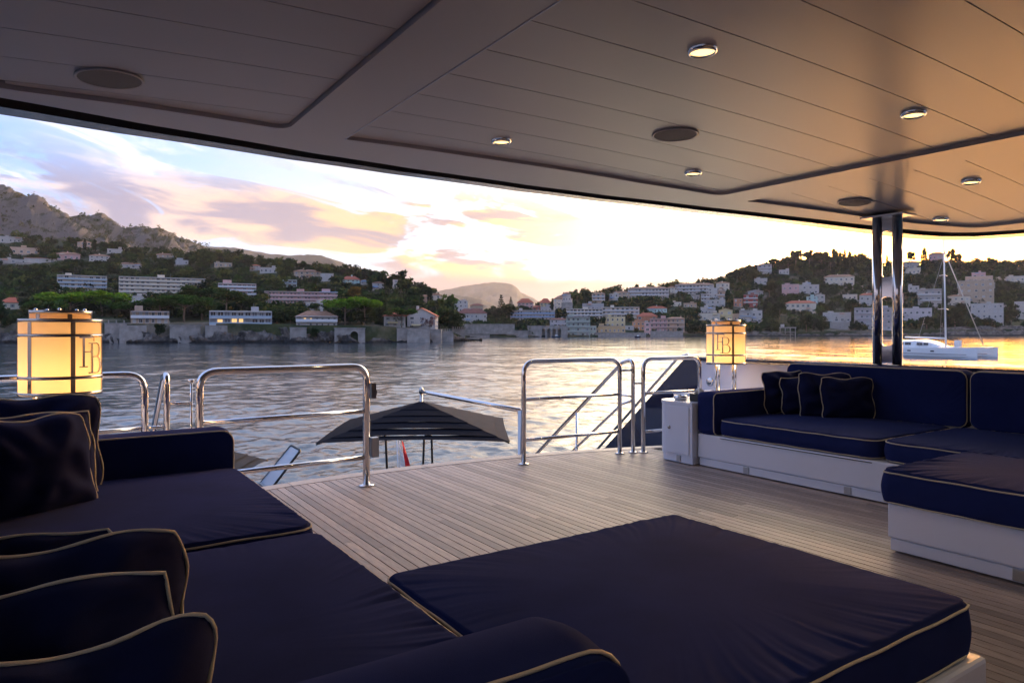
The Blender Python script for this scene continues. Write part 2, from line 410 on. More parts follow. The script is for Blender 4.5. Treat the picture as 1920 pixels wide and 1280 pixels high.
def build_deck():
    xs = np.linspace(-1.0, 7.1, 60)
    m = MB(); pl = [(x, deck_edge(x) - 0.004) for x in xs]
    m.prism([(7.1, -3.0)] + pl[::-1] + [(-1.0, -3.0)], -0.16, -0.010)
    deck = struct(m.build('floor', 'caulk'), 'weathered teak deck of narrow fore-and-aft planks with black caulking')
    W = 0.0652; g = 0.0065
    unit = bpy.data.meshes.new('plank')
    bm = bmesh.new(); bmesh.ops.create_cube(bm, size=1)
    for v in bm.verts: v.co = (v.co.x * (W - g), v.co.y, v.co.z * 0.014)
    bmesh.ops.bevel(bm, geom=[e for e in bm.edges if abs(e.verts[0].co.z - e.verts[1].co.z) < 1e-6 and e.verts[0].co.z > 0 and abs(e.verts[0].co.x - e.verts[1].co.x) < 1e-6], offset=0.0012, segments=1, affect='EDGES')
    bm.to_mesh(unit); bm.free(); unit.materials.append(MATS['teak'])
    rg = random.Random(3); i = 0; x = 0.62
    while x < 5.55:
        ya = -2.9; yend = deck_edge(x) - 0.085
        cuts = sorted(set([round(c, 2) for c in (rg.uniform(-1.5, 0.3), rg.uniform(1.9, 4.4)) if c < yend - .5]))
        seg = [ya] + cuts + [yend]
        for a, b in zip(seg, seg[1:]):
            o = bpy.data.objects.new('plank', unit); C.objects.link(o); o.parent = deck
            o.location = (x, (a + b) / 2, -0.007); o.scale = (1, b - a - 0.004, 1); i += 1
        x += W
    # curved margin boards along the stern edge
    for a, b in zip(np.linspace(-0.9, 6.9, 7), np.linspace(-0.9, 6.9, 7)[1:]):
        xx = np.linspace(a + 0.003, b - 0.003, 14); m = MB()
        m.prism([(q, deck_edge(q) + 0.012) for q in xx] + [(q, deck_edge(q) - 0.13) for q in xx[::-1]], -0.03, 0.0035)
        m.build('margin_board', 'teak_margin', deck)
    # white painted nosing under the boards
    xx = np.linspace(-0.9, 6.9, 40)
    MB().prism([(q, deck_edge(q) + 0.004) for q in xx] + [(q, deck_edge(q) - 0.1) for q in xx[::-1]], -0.30, -0.033).build('nosing', 'hull_white', deck)
    return deck
build_deck()

def build_stern():
    h = MB()
    h.prism([(-0.95, -3.0), (7.1, -3.0), (7.1, 5.4), (6.0, 5.5), (0.1, 5.5), (-0.95, 5.4)], -3.9, -0.31)
    struct(h.build('hull', 'hull_navy'), 'dark navy hull below the deck')
    p = MB(); p.prism([(-0.7, 5.52), (6.85, 5.52), (6.85, 9.2), (5.8, 9.7), (0.4, 9.7), (-0.7, 9.2)], -2.78, -2.60)
    struct(p.build('swim_platform', 'teak_margin'), 'swim platform below the stern')
    for s in (0, 1):
        e = empty('stair_flight', (0, 0, 0))
        for k in range(8):
            x0, x1 = (5.36, 6.85) if s == 0 else (2 * MIR - 6.85, 2 * MIR - 5.36)
            bevel_box('step', x0, x1, 5.60 + k * 0.27, 5.60 + (k + 1) * 0.27 - 0.002, -2.595, -0.32 - k * 0.27, 'hull_white', e, 0.012)
        tag(e, 'white stairs from deck to swim platform beside the %s' % ('navy wing bulwark' if s == 0 else 'lamp with pillows in front'), 'stairs', 'stern stairs')
build_stern()

def build_bulwarks():
    for s in (1, -1):
        X = lambda x: x if s == 1 else 2 * MIR - x
        e = empty('bulwark', (X(7.1), 2, 0))
        def bx(n, x0, x1, y0, y1, z0, z1, m, r=0.012):
            a, b = sorted((X(x0), X(x1))); o = bevel_box(n, a, b, y0, y1, z0, z1, m, None, r); o.parent = e; o.matrix_parent_inverse = e.matrix_world.inverted() if False else Matrix.Translation(-Vector(e.location)); return o
        bx('inner_panel', 6.93, 7.21, 4.62, 6.02, 0.0, 0.915, 'white_lacquer')
        bx('inner_panel', 6.93, 7.21, -3.0, 4.612, 0.0, 0.925, 'white_lacquer')
        bx('cap_rail', 6.87, 7.28, -3.0, 6.06, 0.93, 0.965, 'hull_navy', 0.014)
        pts = [(5.95, 0.93), (6.35, 0.93), (8.45, -0.93), (8.45, -2.6), (5.95, -2.6)]
        m = MB(); a, b = sorted((X(7.0), X(7.2))); m.prism(pts, a, b, axis='x'); o = m.build('wing_panel', 'hull_navy', e); o.matrix_parent_inverse = Matrix.Translation(-Vector(e.location))
        m = MB(); m.tube([(X(6.96), 6.25, 0.99), (X(6.96), 6.42, 0.95), (X(6.96), 8.5, -0.90)], 0.02, 10); o = m.build('wing_rail', 'steel', e, True); o.matrix_parent_inverse = Matrix.Translation(-Vector(e.location))
        if s == 1:
            m = MB(); m.lathe([(0.0, 0.02), (0.035, 0.022), (0.055, 0.014), (0.055, 0.0)], seg=24, cap=False)
            o = m.build('deck_fitting', 'steel', e, True); o.matrix_parent_inverse = Matrix.Translation(-Vector(e.location)); o.location = (6.93, 5.86, 0.66); o.rotation_euler = (0, R(-90), 0)
        tag(e, 'white bulwark with dark cap rail behind the %s' % ('deep sofa by the steel pillar' if s == 1 else 'sofa with stacked pillows in front'), 'bulwark', 'side bulwarks')
build_bulwarks()
struct(bevel_box('wall_forward', -1.0, 7.1, -3.2, -3.02, 0.0, 2.75, 'ceiling_paint', None, 0.01), 'saloon bulkhead forward of the deck')

# ---- ceiling: cambered soffit with three recessed plank panels, shadow gap and brim
YOUT = [(3.07, 5.53), (3.7, 5.523), (4.6, 5.42), (5.8, 5.132), (6.7, 4.82), (7.44, 4.539), (7.943, 4.323), (8.3, 4.13), (8.52, 3.95), (8.68, 3.70), (8.75, 3.45), (8.78, 3.2)]
HALF = 5.71
def yout(x): return lerp_tab(MIR + abs(x - MIR), YOUT)
def yin(x, d=0.34):
    s = (x - MIR) / (HALF - d); return yout(MIR + HALF * max(-1, min(1, s))) - d
PANELS = [(-2.05, 1.29), (1.70, 5.32), (5.68, 8.12)]
def yf(pi, x):
    if pi == 1: y = lerp_tab(x, [(1.7, 4.60), (2.77, 4.585), (4.39, 4.503), (5.32, 4.385)])
    elif pi == 0: y = lerp_tab(x, [(-2.05, 3.45), (-1.5, 3.72), (-1.0, 3.93), (-0.2, 4.366), (0.4, 4.42), (1.29, 4.55)])
    else: y = lerp_tab(x, [(5.68, 4.36), (7.149, 3.891), (7.618, 3.692), (8.12, 3.35)])
    a, b = PANELS[pi]; r = 0.10 if not (pi == 1 and x < 3) else 0.02
    if pi == 2 and x < 6: r = 0.02
    e = min(x - a, b - x)
    if e < r: y -= r - math.sqrt(max(0, r * r - (r - e) ** 2))
    return y
GROOVES = [4.305 - 0.3715 * k for k in range(20)]

def build_ceiling():
    drop = 0.026; Y0 = -3.0
    brk = sorted(set([round(v, 4) for v in list(np.linspace(MIR - HALF + .34, MIR + HALF - .34, 90))] + [p for q in PANELS for p in q]
                     + [round(q[0] + e, 4) for q in PANELS for e in (0.008, 0.02, 0.04, 0.07, 0.1)] + [round(q[1] - e, 4) for q in PANELS for e in (0.008, 0.02, 0.04, 0.07, 0.1)]))
    m = MB()
    for a, b in zip(brk, brk[1:]):
        c = (a + b) / 2; pi = next((i for i, q in enumerate(PANELS) if q[0] < c < q[1]), None)
        za, zb = ceil_z(a) - drop, ceil_z(b) - drop
        la, lb = (Y0, Y0) if pi is None else (yf(pi, a), yf(pi, b))
        m.add([(a, la, za), (b, lb, zb), (b, yin(b), zb), (a, yin(a), za)], [(0, 3, 2, 1)])
        if pi is not None: m.add([(a, la, za), (b, lb, zb), (b, lb, zb + drop + .02), (a, la, za + drop + .02)], [(0, 1, 2, 3)])
    for pi, (a, b) in enumerate(PANELS):
        for x, fl in ((a, 0), (b, 1)):
            z = ceil_z(x) - drop; y1 = yf(pi, x + (0.008 if fl == 0 else -0.008))
            m.add([(x, Y0, z), (x, y1 + .0, z), (x, y1 + .0, z + drop + .02), (x, Y0, z + drop + .02)], [(0, 1, 2, 3)])
    ce = struct(m.build('ceiling', 'ceiling_paint'), 'low cambered deck ceiling with wide recessed planks over the lounge')
    bd = MB(); bx_ = PANELS[1][0] - .004; bd.box(bx_ - .005, bx_ + .003, Y0, yf(1, bx_ + .03), ceil_z(bx_) - drop - .004, ceil_z(bx_) - drop + .01); bd.build('edge_highlight', 'white_lacquer', ce)  # white strip added as the highlight along the middle panel's edge
    bk = MB(); xs = np.linspace(-2.3, 8.4, 40)
    for a, b in zip(xs, xs[1:]): bk.add([(a, Y0, ceil_z(a) + .018), (b, Y0, ceil_z(b) + .018), (b, min(4.75, yin(b) - .04), ceil_z(b) + .018), (a, min(4.75, yin(a) - .04), ceil_z(a) + .018)], [(0, 3, 2, 1)])
    bk.build('backing', 'groove_dark', ce)
    gap = 0.0065
    for pi, (xa, xb) in enumerate(PANELS):
        ys = [9.0] + GROOVES
        for k in range(len(ys) - 1):
            y1, y0 = ys[k] - gap / 2, ys[k + 1] + gap / 2
            if y1 < Y0: break
            y0 = max(y0, Y0)
            pm = MB(); xx = sorted(set(list(np.linspace(xa + .006, xb - .006, 26)) + [xa + e for e in (.012, .03, .06, .1)] + [xb - e for e in (.012, .03, .06, .1)]))
            for a, b in zip(xx, xx[1:]):
                fa, fb = min(y1, yf(pi, a) - .004), min(y1, yf(pi, b) - .004)
                if fa <= y0 + .01 or fb <= y0 + .01: continue
                za, zb = ceil_z(a), ceil_z(b)
                pm.add([(a, y0, za), (b, y0, zb), (b, fb, zb), (a, fa, za), (a, y0, za + .014), (b, y0, zb + .014), (b, fb, zb + .014), (a, fa, za + .014)],
                       [(0, 3, 2, 1), (0, 1, 5, 4), (2, 3, 7, 6)])
            if pm.v: pm.build('plank', 'ceiling_paint', ce)
    # stern brim: dark shadow gap, then a glossy lip
    def path(d):
        s = np.linspace(-1, 1, 121)
        p = [(MIR + (HALF - d) * q, yout(MIR + HALF * q) - d) for q in s]
        return [(p[0][0], -3.0)] + p + [(p[-1][0], -3.0)]
    def strip(d0, d1, z0, z1, mm, name, mid=None):
        A, B = path(d0), path(d1); g = MB()
        for i in range(len(A) - 1):
            g.add([(*A[i], ceil_z(A[i][0]) + z0), (*A[i + 1], ceil_z(A[i + 1][0]) + z0), (*B[i + 1], ceil_z(B[i + 1][0]) + z1), (*B[i], ceil_z(B[i][0]) + z1)], [(0, 1, 2, 3)])
        return g.build(name, mm, ce, True)
    strip(0.34, 0.34, -drop, 0.10, 'ceiling_paint', 'gap_lip')
    strip(0.36, 0.16, 0.085, 0.085, 'groove_dark', 'shadow_gap')
    strip(0.20, 0.20, 0.09, -0.03, 'groove_dark', 'gap_wall')
    strip(0.20, 0.0, -0.03, -0.012, 'fascia_paint', 'brim')
    strip(0.0, -0.05, -0.012, 0.42, 'hull_white', 'brim_edge')
    return ce
build_ceiling()

def downlight(x, y, label, power=6.0):
    z = ceil_z(x) - 0.004
    e = empty('ceiling_downlight', (x, y, z)); e.rotation_euler = (0, math.atan(2 * CK * (x - MIR)), 0)
    m = MB(); m.lathe([(0.054, 0.010), (0.055, -0.010), (0.059, -0.018), (0.069, -0.014), (0.074, 0.0), (0.074, 0.012)], seg=36, cap=False); m.build('bezel', 'steel', e, True)
    m = MB(); m.lathe([(0.0005, -0.012), (0.03, -0.011), (0.055, -0.006)], seg=28, cap=False); m.build('lens', 'bulb_glow', e, True)
    l = bpy.data.lights.new('downlight_beam', 'SPOT'); l.energy = power; l.spot_size = R(125); l.spot_blend = 0.9; l.color = (1.0, 0.76, 0.47); l.shadow_soft_size = 0.045
    lo = bpy.data.objects.new('downlight_beam', l); C.objects.link(lo); lo.parent = e; lo.location = (0, 0, -0.03)
    tag(e, label, 'downlight', 'round chrome ceiling downlights')
DL = 3.0
downlight(2.627, 2.269, 'largest lit chrome downlight, nearest in the middle ceiling panel', DL)
downlight(2.688, 4.15, 'lit downlight between the stern edge and the plain ceiling strip', DL)
downlight(4.531, 4.012, 'lit downlight near the aft edge beside the middle round speaker', DL)
downlight(4.434, 2.171, 'lit downlight at the inner side of the long ceiling seam', DL)
downlight(6.395, 2.669, 'downlight in the golden ceiling panel beyond the seam', DL)
downlight(7.63, 3.467, 'smallest downlight, just above the catamaran mast', DL * .6)
for k, (x, y) in enumerate([(2.63, 0.42), (4.43, 0.33), (0.80, 0.42), (6.395, 0.8), (2.63, -1.43), (4.43, -1.5)]):
    downlight(x, y, 'lit downlight overhead, outside the view, ' + ('above the ottoman', 'above the chaise', 'above the sofa arm', 'above the far sofa', 'nearest the saloon wall', 'by the saloon wall corner')[k], DL)
def speaker(x, y, label):
    z = ceil_z(x); e = empty('ceiling_speaker', (x, y, z)); e.rotation_euler = (0, math.atan(2 * CK * (x - MIR)), 0)
    m = MB(); m.lathe([(0.150, 0.002), (0.158, -0.010), (0.150, -0.014), (0.143, -0.010)], seg=44, cap=False); m.build('rim', 'ceiling_paint', e, True)
    m = MB(); m.lathe([(0.0005, -0.013), (0.08, -0.0125), (0.144, -0.009)], seg=44, cap=False); m.build('grille', 'speaker_mesh', e, True)
    tag(e, label, 'speaker', 'round ceiling speakers')
speaker(0.26, 4.051, 'round flush speaker in the dark ceiling panel above the sofa pillows')
speaker(3.594, 3.344, 'round flush speaker in the middle ceiling panel among downlights')
speaker(6.466, 3.711, 'round flush speaker beside the top of the twin steel pillar')

def build_pillar():
    x, y, z0 = 7.11, 3.74, 0.966; e = empty('twin_pillar', (x, y, z0))
    zt = ceil_z(x) - 0.03 - z0; up = Vector((0.065, -0.236, 0)).normalized()
    for s in (-1, 1): m = MB(); m.tube([tuple(up * (0.092 * s)), tuple(up * (0.092 * s) + Vector((0, 0, zt)))], 0.047, 28); m.build('tube', 'steel', e, True)
    def web(za, zb, notch):
        m = MB(); P = lambda q, z: (up * q + Vector((0, 0, z)))
        nrm = Vector((up.y, -up.x, 0)) * 0.012; n = 8; pts = []
        for i in range(n + 1):
            q = -0.046 + 0.092 * i / n; b = 0.02 * math.sqrt(max(0, 1 - (q / .046) ** 2))
            pts.append((q, za + (b if 'b' in notch else 0), zb - (b if 't' in notch else 0)))
        vs = [P(q, a) + nrm for q, a, b in pts] + [P(q, b) + nrm for q, a, b in pts] + [P(q, a) - nrm for q, a, b in pts] + [P(q, b) - nrm for q, a, b in pts]; k = n + 1; fs = []
        for i in range(n): fs += [(i, i + 1, k + i + 1, k + i), (2 * k + i, 3 * k + i, 3 * k + i + 1, 2 * k + i + 1), (i, 2 * k + i, 2 * k + i + 1, i + 1), (k + i, k + i + 1, 3 * k + i + 1, 3 * k + i)]
        m.add(vs, fs); m.build('web_plate', 'steel', e)
    web(zt - 0.17, zt, 'b'); web(zt * 0.44, zt * 0.60, 'bt'); web(0.0, 0.20, 't')
    m = MB(); m.box(-0.12, 0.12, -0.22, 0.22, zt - 0.012, zt + 0.005); m.build('head_plate', 'steel_satin', e)
    tag(e, 'pair of polished steel tubes rising from bulwark to ceiling', 'pillar')
build_pillar()

# ---- steel rails
def rail(name, label, group, tops, bars, r=0.023, posts=(), base=True, fr=0.13):
    """tops: list of (x,y) end posts; one inverted-U tube, horizontal bars at given heights"""
    (xa, ya), (xb, yb) = tops; e = empty(name, ((xa + xb) / 2, (ya + yb) / 2, 0)); o = Vector(e.location)
    m = MB(); m.tube([p - o for p in fillet([Vector((xa, ya, 0.0)), Vector((xa, ya, 1.0)), Vector((xb, yb, 1.0)), Vector((xb, yb, 0.0))], fr)], r, 16); m.build('frame_tube', 'steel', e, True)
    for z in bars:
        m = MB(); m.tube([Vector((xa, ya, z)) - o, Vector((xb, yb, z)) - o], r * 0.72, 12); m.build('crossbar', 'steel', e, True)
    if base:
        for (x, y) in tops:
            m = MB(); m.lathe([(r * 2.2, 0.0035), (r * 2.2, 0.009), (r * 1.15, 0.013)], x - o.x, y - o.y, 24); m.build('base_flange', 'steel', e, True)
    tag(e, label, 'railing', group); return e, o
GR = 'polished steel stern railings'
eA, oA = rail('stern_railing', 'low steel railing between the sofa arm and the deck opening', GR, [(0.915, 5.46), (2.224, 5.52)], [0.625, 0.238], r=0.029)
m = MB(); m.box(2.262, 2.30, 5.49, 5.55, 0.73, 0.86); m.box(2.30, 2.312, 5.505, 5.535, 0.76, 0.80)
o = m.build('gate_latch', 'chrome_dark', eA); o.matrix_parent_inverse = Matrix.Translation(-oA)
m = MB(); m.box(2.262, 2.325, 5.49, 5.55, 0.235, 0.40); o = m.build('gate_catch', 'steel_satin', eA); o.matrix_parent_inverse = Matrix.Translation(-oA)
m = MB(); m.tube([(0.862, 5.46, 0.0), (0.862, 5.46, 0.93)], 0.008, 8); m.lathe([(0.022, 0.93), (0.022, 0.945), (0.012, 0.95)], 0.862, 5.46, 12); o = m.build('hinge_pin', 'steel', eA, True); o.matrix_parent_inverse = Matrix.Translation(-oA)
rail('stern_railing', 'low steel railing behind the umbrella arm, between opening and stairs', GR, [(3.854, 5.549), (5.034, 5.465)], [0.63, 0.235])
rail('stern_railing', 'short steel railing behind the white side cabinet', GR, [(5.287, 5.373), (6.09, 5.30)], [0.63, 0.22])
rail('stern_railing', 'short steel railing behind the glowing lamp by the pillows', GR, [(-0.40, 5.36), (0.56, 5.44)], [0.62, 0.22])
def stair_rail(x, y, label, link_to):
    e = empty('stair_handrail', (x, y, 0)); L = lambda pts: [Vector(p) for p in pts]
    m = MB(); m.tube(fillet(L([(0, 0, 0), (0, 0, 1.0), (0, 0.16, 0.96), (0, 2.9, -1.15)]), 0.07), 0.021, 14); m.build('handrail', 'steel', e, True)
    m = MB(); m.tube(L([(0, 0.0, 0.56), (0, 0.18, 0.50), (0, 2.75, -1.42)]), 0.015, 10); m.build('lower_rail', 'steel', e, True)
    for q in (0.95, 2.05): m = MB(); m.tube([(0, q, -1.3 - .3 * q), (0, q, 0.96 - (q - .16) * 0.77)], 0.015, 10); m.build('stanchion', 'steel', e, True)
    for (dx, dy, z) in link_to: m = MB(); m.tube([(0, 0, z), (dx, dy, z)], 0.0125, 10); m.build('link_bar', 'steel', e, True)
    m = MB(); m.lathe([(0.05, 0.0035), (0.05, 0.009), (0.026, 0.013)], seg=20); m.build('base_flange', 'steel', e, True)
    tag(e, label, 'handrail', 'stair handrails going down aft')
stair_rail(5.197, 5.434, 'slanting stair handrail beyond the railing beside the white cabinet', [(-0.163, 0.031, 0.88), (0.09, -0.06, 0.74), (0.0, 0.3, 0.60)])
stair_rail(0.70, 5.45, 'slanting stair handrail between lamp and long sofa arm', [(0.162, 0.01, 0.78), (-0.14, -0.01, 0.62), (0.0, 0.3, 0.60)])

# ---- lamps
def build_lamp(x, y, label, letter_ang, tilt=0.0):
    e = empty('drum_lamp', (x, y, 0.60)); Z = lambda z: z - 0.60
    r0, z0, z1 = 0.213, 0.925, 1.362
    def drum(r, za, zb, n=96):
        m = MB(); m.lathe([(r, Z(za)), (r, Z(zb))], seg=n, cap=False); return m
    sh = drum(r0, z0, z1).build('shade', 'lamp_shade_cloth', e, True)
    drum(0.158, z1, z1 + 0.05).build('top_tier', 'lamp_shade_cloth', e, True)
    def ring(r, za, zb, name, par):
        m = MB(); m.lathe([(r - 0.004, Z(za)), (r + 0.005, Z(za)), (r + 0.005, Z(zb)), (r - 0.004, Z(zb)), (r - 0.004, Z(za))], seg=96, cap=False); return m.build(name, 'chrome_dark', par, True)
    for za, zb in ((z0 - .006, z0 + .016), (z0 + 0.092, z0 + 0.110), (z1 - 0.098, z1 - 0.082), (z1 - .012, z1 + .008)): ring(r0, za, zb, 'ring', e)
    ring(0.158, z1 + 0.036, z1 + 0.058, 'ring', e)
    for rr, za, zb, nn in ((r0, z0, z1, 6), (0.158, z1 + .008, z1 + .05, 6)):
        for k in range(nn):
            a = letter_ang + R(30) + 2 * math.pi * k / nn; m = MB(); w = 0.012; v = []
            for q in (-w, w):
                for zz in (za, zb):
                    for dr in (0.001, 0.005): v.append(((rr + dr) * math.cos(a + q / rr), (rr + dr) * math.sin(a + q / rr), Z(zz)))
            m.add(v, [(1, 5, 7, 3), (0, 1, 3, 2), (4, 6, 7, 5), (0, 2, 6, 4), (0, 4, 5, 1), (2, 3, 7, 6)]); m.build('strip', 'chrome_dark', e)
    m = MB(); m.lathe([(0.0005, Z(z1 + .004)), (r0 - .005, Z(z1 + .004))], seg=64, cap=False); m.build('shoulder', 'lamp_shade_cloth', e)
    m = MB(); m.lathe([(0.0005, Z(z1 + .052)), (0.154, Z(z1 + .052))], seg=64, cap=False); m.build('lid', 'chrome_dark', e)
    for k in range(5):
        a = letter_ang + 0.4 + k * 2 * math.pi / 5; m = MB(); m.lathe([(0.009, Z(z1 + .05)), (0.009, Z(z1 + .068)), (0.004, Z(z1 + .072))], 0.13 * math.cos(a), 0.13 * math.sin(a), 10); m.build('finial', 'steel', e, True)
    for k in range(4):
        a = letter_ang + R(45) + k * math.pi / 2; m = MB(); m.tube([(0.13 * math.cos(a), 0.13 * math.sin(a), 0.0), (0.13 * math.cos(a), 0.13 * math.sin(a), Z(z0 + .03))], 0.0125, 12); m.build('leg', 'steel', e, True)
    m = MB(); m.lathe([(0.17, 0.0), (0.17, 0.012), (0.15, 0.016)], seg=32); m.build('foot_plate', 'steel', e)
    # applied monogram
    lt = MB()
    def patch(poly):
        vs = []
        for dr in (0.001, 0.006):
            for (s, t) in poly: vs.append(((r0 + dr) * math.cos(letter_ang - s / r0 * -1), (r0 + dr) * math.sin(letter_ang - s / r0 * -1), Z(z0 + t)))
        n = len(poly); lt.add(vs, [tuple(range(n)), tuple(range(2 * n - 1, n - 1, -1))] + [(i, n + i, n + (i + 1) % n, (i + 1) % n) for i in range(n)])
    def bar(a, b, c, d):
        k = max(1, int((b - a) / 0.012)); q = np.linspace(a, b, k + 1)
        for i in range(k): patch([(q[i], c), (q[i + 1], c), (q[i + 1], d), (q[i], d)])
    # F, upper left
    bar(-0.060, -0.048, 0.165, 0.335); bar(-0.078, -0.030, 0.160, 0.166); bar(-0.078, 0.018, 0.332, 0.339); bar(0.012, 0.018, 0.312, 0.334); bar(-0.050, -0.006, 0.248, 0.254); bar(-0.008, -0.003, 0.238, 0.264)
    # B, lower right
    bar(-0.006, 0.006, 0.128, 0.300); bar(-0.024, 0.040, 0.122, 0.129); bar(-0.024, 0.036, 0.298, 0.304); bar(0.0, 0.040, 0.218, 0.224)
    def bowl(cx, cz, rx, rz, w):
        n = 12
        for i in range(n):
            a0, a1 = -math.pi / 2 + math.pi * i / n, -math.pi / 2 + math.pi * (i + 1) / n
            w0, w1 = w * (0.45 + 0.55 * math.cos(a0)), w * (0.45 + 0.55 * math.cos(a1))
            patch([(cx + (rx - w0) * math.cos(a0), cz + (rz - .006) * math.sin(a0)), (cx + rx * math.cos(a0), cz + rz * math.sin(a0)), (cx + rx * math.cos(a1), cz + rz * math.sin(a1)), (cx + (rx - w1) * math.cos(a1), cz + (rz - .006) * math.sin(a1))])
    bowl(0.034, 0.261, 0.038, 0.043, 0.012); bowl(0.038, 0.1725, 0.046, 0.0505, 0.013)
    lt.build('monogram', 'chrome_dark', e)
    # bulb
    m = MB(); m.lathe([(0.001, -0.05 + Z(1.03)), (0.03, -0.03 + Z(1.03)), (0.035, Z(1.03)), (0.02, 0.04 + Z(1.03)), (0.012, 0.07 + Z(1.03))], seg=16); m.build('bulb', 'bulb_glow', e, True)
    l = bpy.data.lights.new('lamp_bulb_light', 'POINT'); l.energy = LAMP_W; l.color = (1.0, 0.66, 0.30); l.shadow_soft_size = 0.06
    lo = bpy.data.objects.new('lamp_bulb_light', l); C.objects.link(lo); lo.parent = e; lo.location = (0, 0, Z(1.03))
    tag(e, label, 'lamp', 'glowing drum lamps'); return e
LAMP_W = 2.3
build_lamp(0.065, 4.98, 'glowing drum lamp standing behind the stacked pillows', math.atan2(-0.7, 0.7))
build_lamp(6.45, 5.23, 'glowing drum lamp behind the arm of the sofa by the cabinet', math.atan2(-0.50, -0.866))
# lamp shelves
for x0, x1, y0, y1, lb in ((-0.36, 0.50, 4.76, 5.26, 'low white shelf under the lamp behind the pillows'), (5.95, 6.92, 4.60, 5.55, 'low white shelf under the lamp behind the sofa arm')):
    e = empty('lamp_shelf', ((x0 + x1) / 2, (y0 + y1) / 2, 0)); q = Matrix.Translation(-Vector(e.location))
    for o in (bevel_box('carcass', x0, x1, y0, y1, 0.0, 0.565, 'white_lacquer', e), bevel_box('top', x0 - .01, x1 + .005, y0 - .005, y1 + .01, 0.567, 0.60, 'white_lacquer', e)): o.matrix_parent_inverse = q
    tag(e, lb, 'shelf', 'lamp shelves')

# ---- lounge on the near side (long sofa with stacked pillows)
def upright(name, axis, a0, a1, z0, z1, face, thick, parent, seed, **k):
    """upholstered block standing up; axis 'x': runs along x, welted face looks to -y; axis 'y+/-': runs along y, face looks to +x / -x"""
    if axis == 'x':
        o = cushion(name, a0, a1, z0, z1, 0, thick, parent=parent, seed=seed, bottom_pipe=False, **k); o.rotation_euler = (R(90), 0, 0); o.location = (0, face + thick, 0)
    elif axis == 'y-':
        o = cushion(name, z0, z1, a0, a1, 0, thick, parent=parent, seed=seed, bottom_pipe=False, **k); o.rotation_euler = (0, R(-90), 0); o.location = (face + thick, 0, 0)
    else:
        o = cushion(name, -z1, -z0, a0, a1, 0, thick, parent=parent, seed=seed, bottom_pipe=False, **k); o.rotation_euler = (0, R(90), 0); o.location = (face - thick, 0, 0)
    return o
def toe_base(parent, x0, x1, y0, y1, z1, vents):
    bevel_box('base_panel', x0, x1, y0, y1, 0.085, z1, 'white_lacquer', parent, 0.012)
    bevel_box('plinth', x0 + 0.012, x1 - 0.012, y0 + 0.012, y1 - 0.012, 0.012, 0.083, 'white_lacquer', parent, 0.006)
    for y in vents:
        bevel_box('vent', x0 + 0.006, x0 + 0.02, y - 0.03, y + 0.03, 0.018, 0.080, 'steel_satin', parent, 0.003)
sofa = empty('sofa', (0, 0, 0))
toe_base(sofa, -0.40, 0.925, 1.02, 4.72, 0.27, ())
cushion('seat_cushion', -0.36, 0.955, 2.935, 4.47, 0.285, 0.468, parent=sofa, seed=1, rc=0.07, puff=0.022, wr=0.008)
cushion('seat_cushion', -0.36, 0.955, 1.235, 2.905, 0.275, 0.452, parent=sofa, seed=2, rc=0.07, puff=0.016, wr=0.009)
upright('arm', 'x', -0.40, 0.945, 0.275, 0.69, 4.475, 0.25, sofa, 3, rc=0.07, puff=0.006, wr=0.002, re=0.02)
upright('arm', 'x', -0.40, 0.945, 0.275, 0.69, 0.985, 0.245, sofa, 4, rc=0.10, puff=0.010, wr=0.002, re=0.045)
upright('backrest', 'y+', 1.24, 2.90, 0.47, 0.93, -0.36, 0.18, sofa, 5, rc=0.07, puff=0.02)
upright('backrest', 'y+', 2.94, 4.46, 0.47, 0.93, -0.36, 0.18, sofa, 6, rc=0.07, puff=0.02)
tag(sofa, 'long navy sofa with pale piping, end arm in the foreground', 'sofa', 'navy lounge seating')
GP = 'navy pillows with pale piping'
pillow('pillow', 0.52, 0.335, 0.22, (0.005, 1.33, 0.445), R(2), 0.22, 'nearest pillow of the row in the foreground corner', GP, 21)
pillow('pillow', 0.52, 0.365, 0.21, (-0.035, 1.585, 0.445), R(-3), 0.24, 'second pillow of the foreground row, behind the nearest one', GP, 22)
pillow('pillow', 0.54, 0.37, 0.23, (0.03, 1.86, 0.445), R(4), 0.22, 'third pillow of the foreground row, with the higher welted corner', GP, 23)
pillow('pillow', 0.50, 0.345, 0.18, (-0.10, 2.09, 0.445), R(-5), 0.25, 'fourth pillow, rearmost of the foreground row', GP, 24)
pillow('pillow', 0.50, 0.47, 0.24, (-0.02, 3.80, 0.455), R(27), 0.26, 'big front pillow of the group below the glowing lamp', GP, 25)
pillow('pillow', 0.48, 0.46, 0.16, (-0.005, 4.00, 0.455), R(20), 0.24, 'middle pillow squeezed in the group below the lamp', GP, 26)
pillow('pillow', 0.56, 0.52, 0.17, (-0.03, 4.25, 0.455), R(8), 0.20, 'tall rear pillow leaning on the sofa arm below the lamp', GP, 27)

# ---- ottoman
ott = empty('ottoman', (0, 0, 0))
bevel_box('base_panel', 0.965, 2.475, 0.985, 2.305, 0.07, 0.268, 'white_lacquer', ott, 0.014)
bevel_box('plinth', 1.0, 2.44, 1.03, 2.27, 0.004, 0.068, 'white_lacquer', ott, 0.006)
cushion('cushion', 0.985, 2.455, 1.015, 2.290, 0.27, 0.440, parent=ott, seed=9, rc=0.05, puff=0.022, wr=0.006, bulge=0.008)
tag(ott, 'large square navy ottoman in front of the sofa', 'ottoman', 'navy lounge seating')

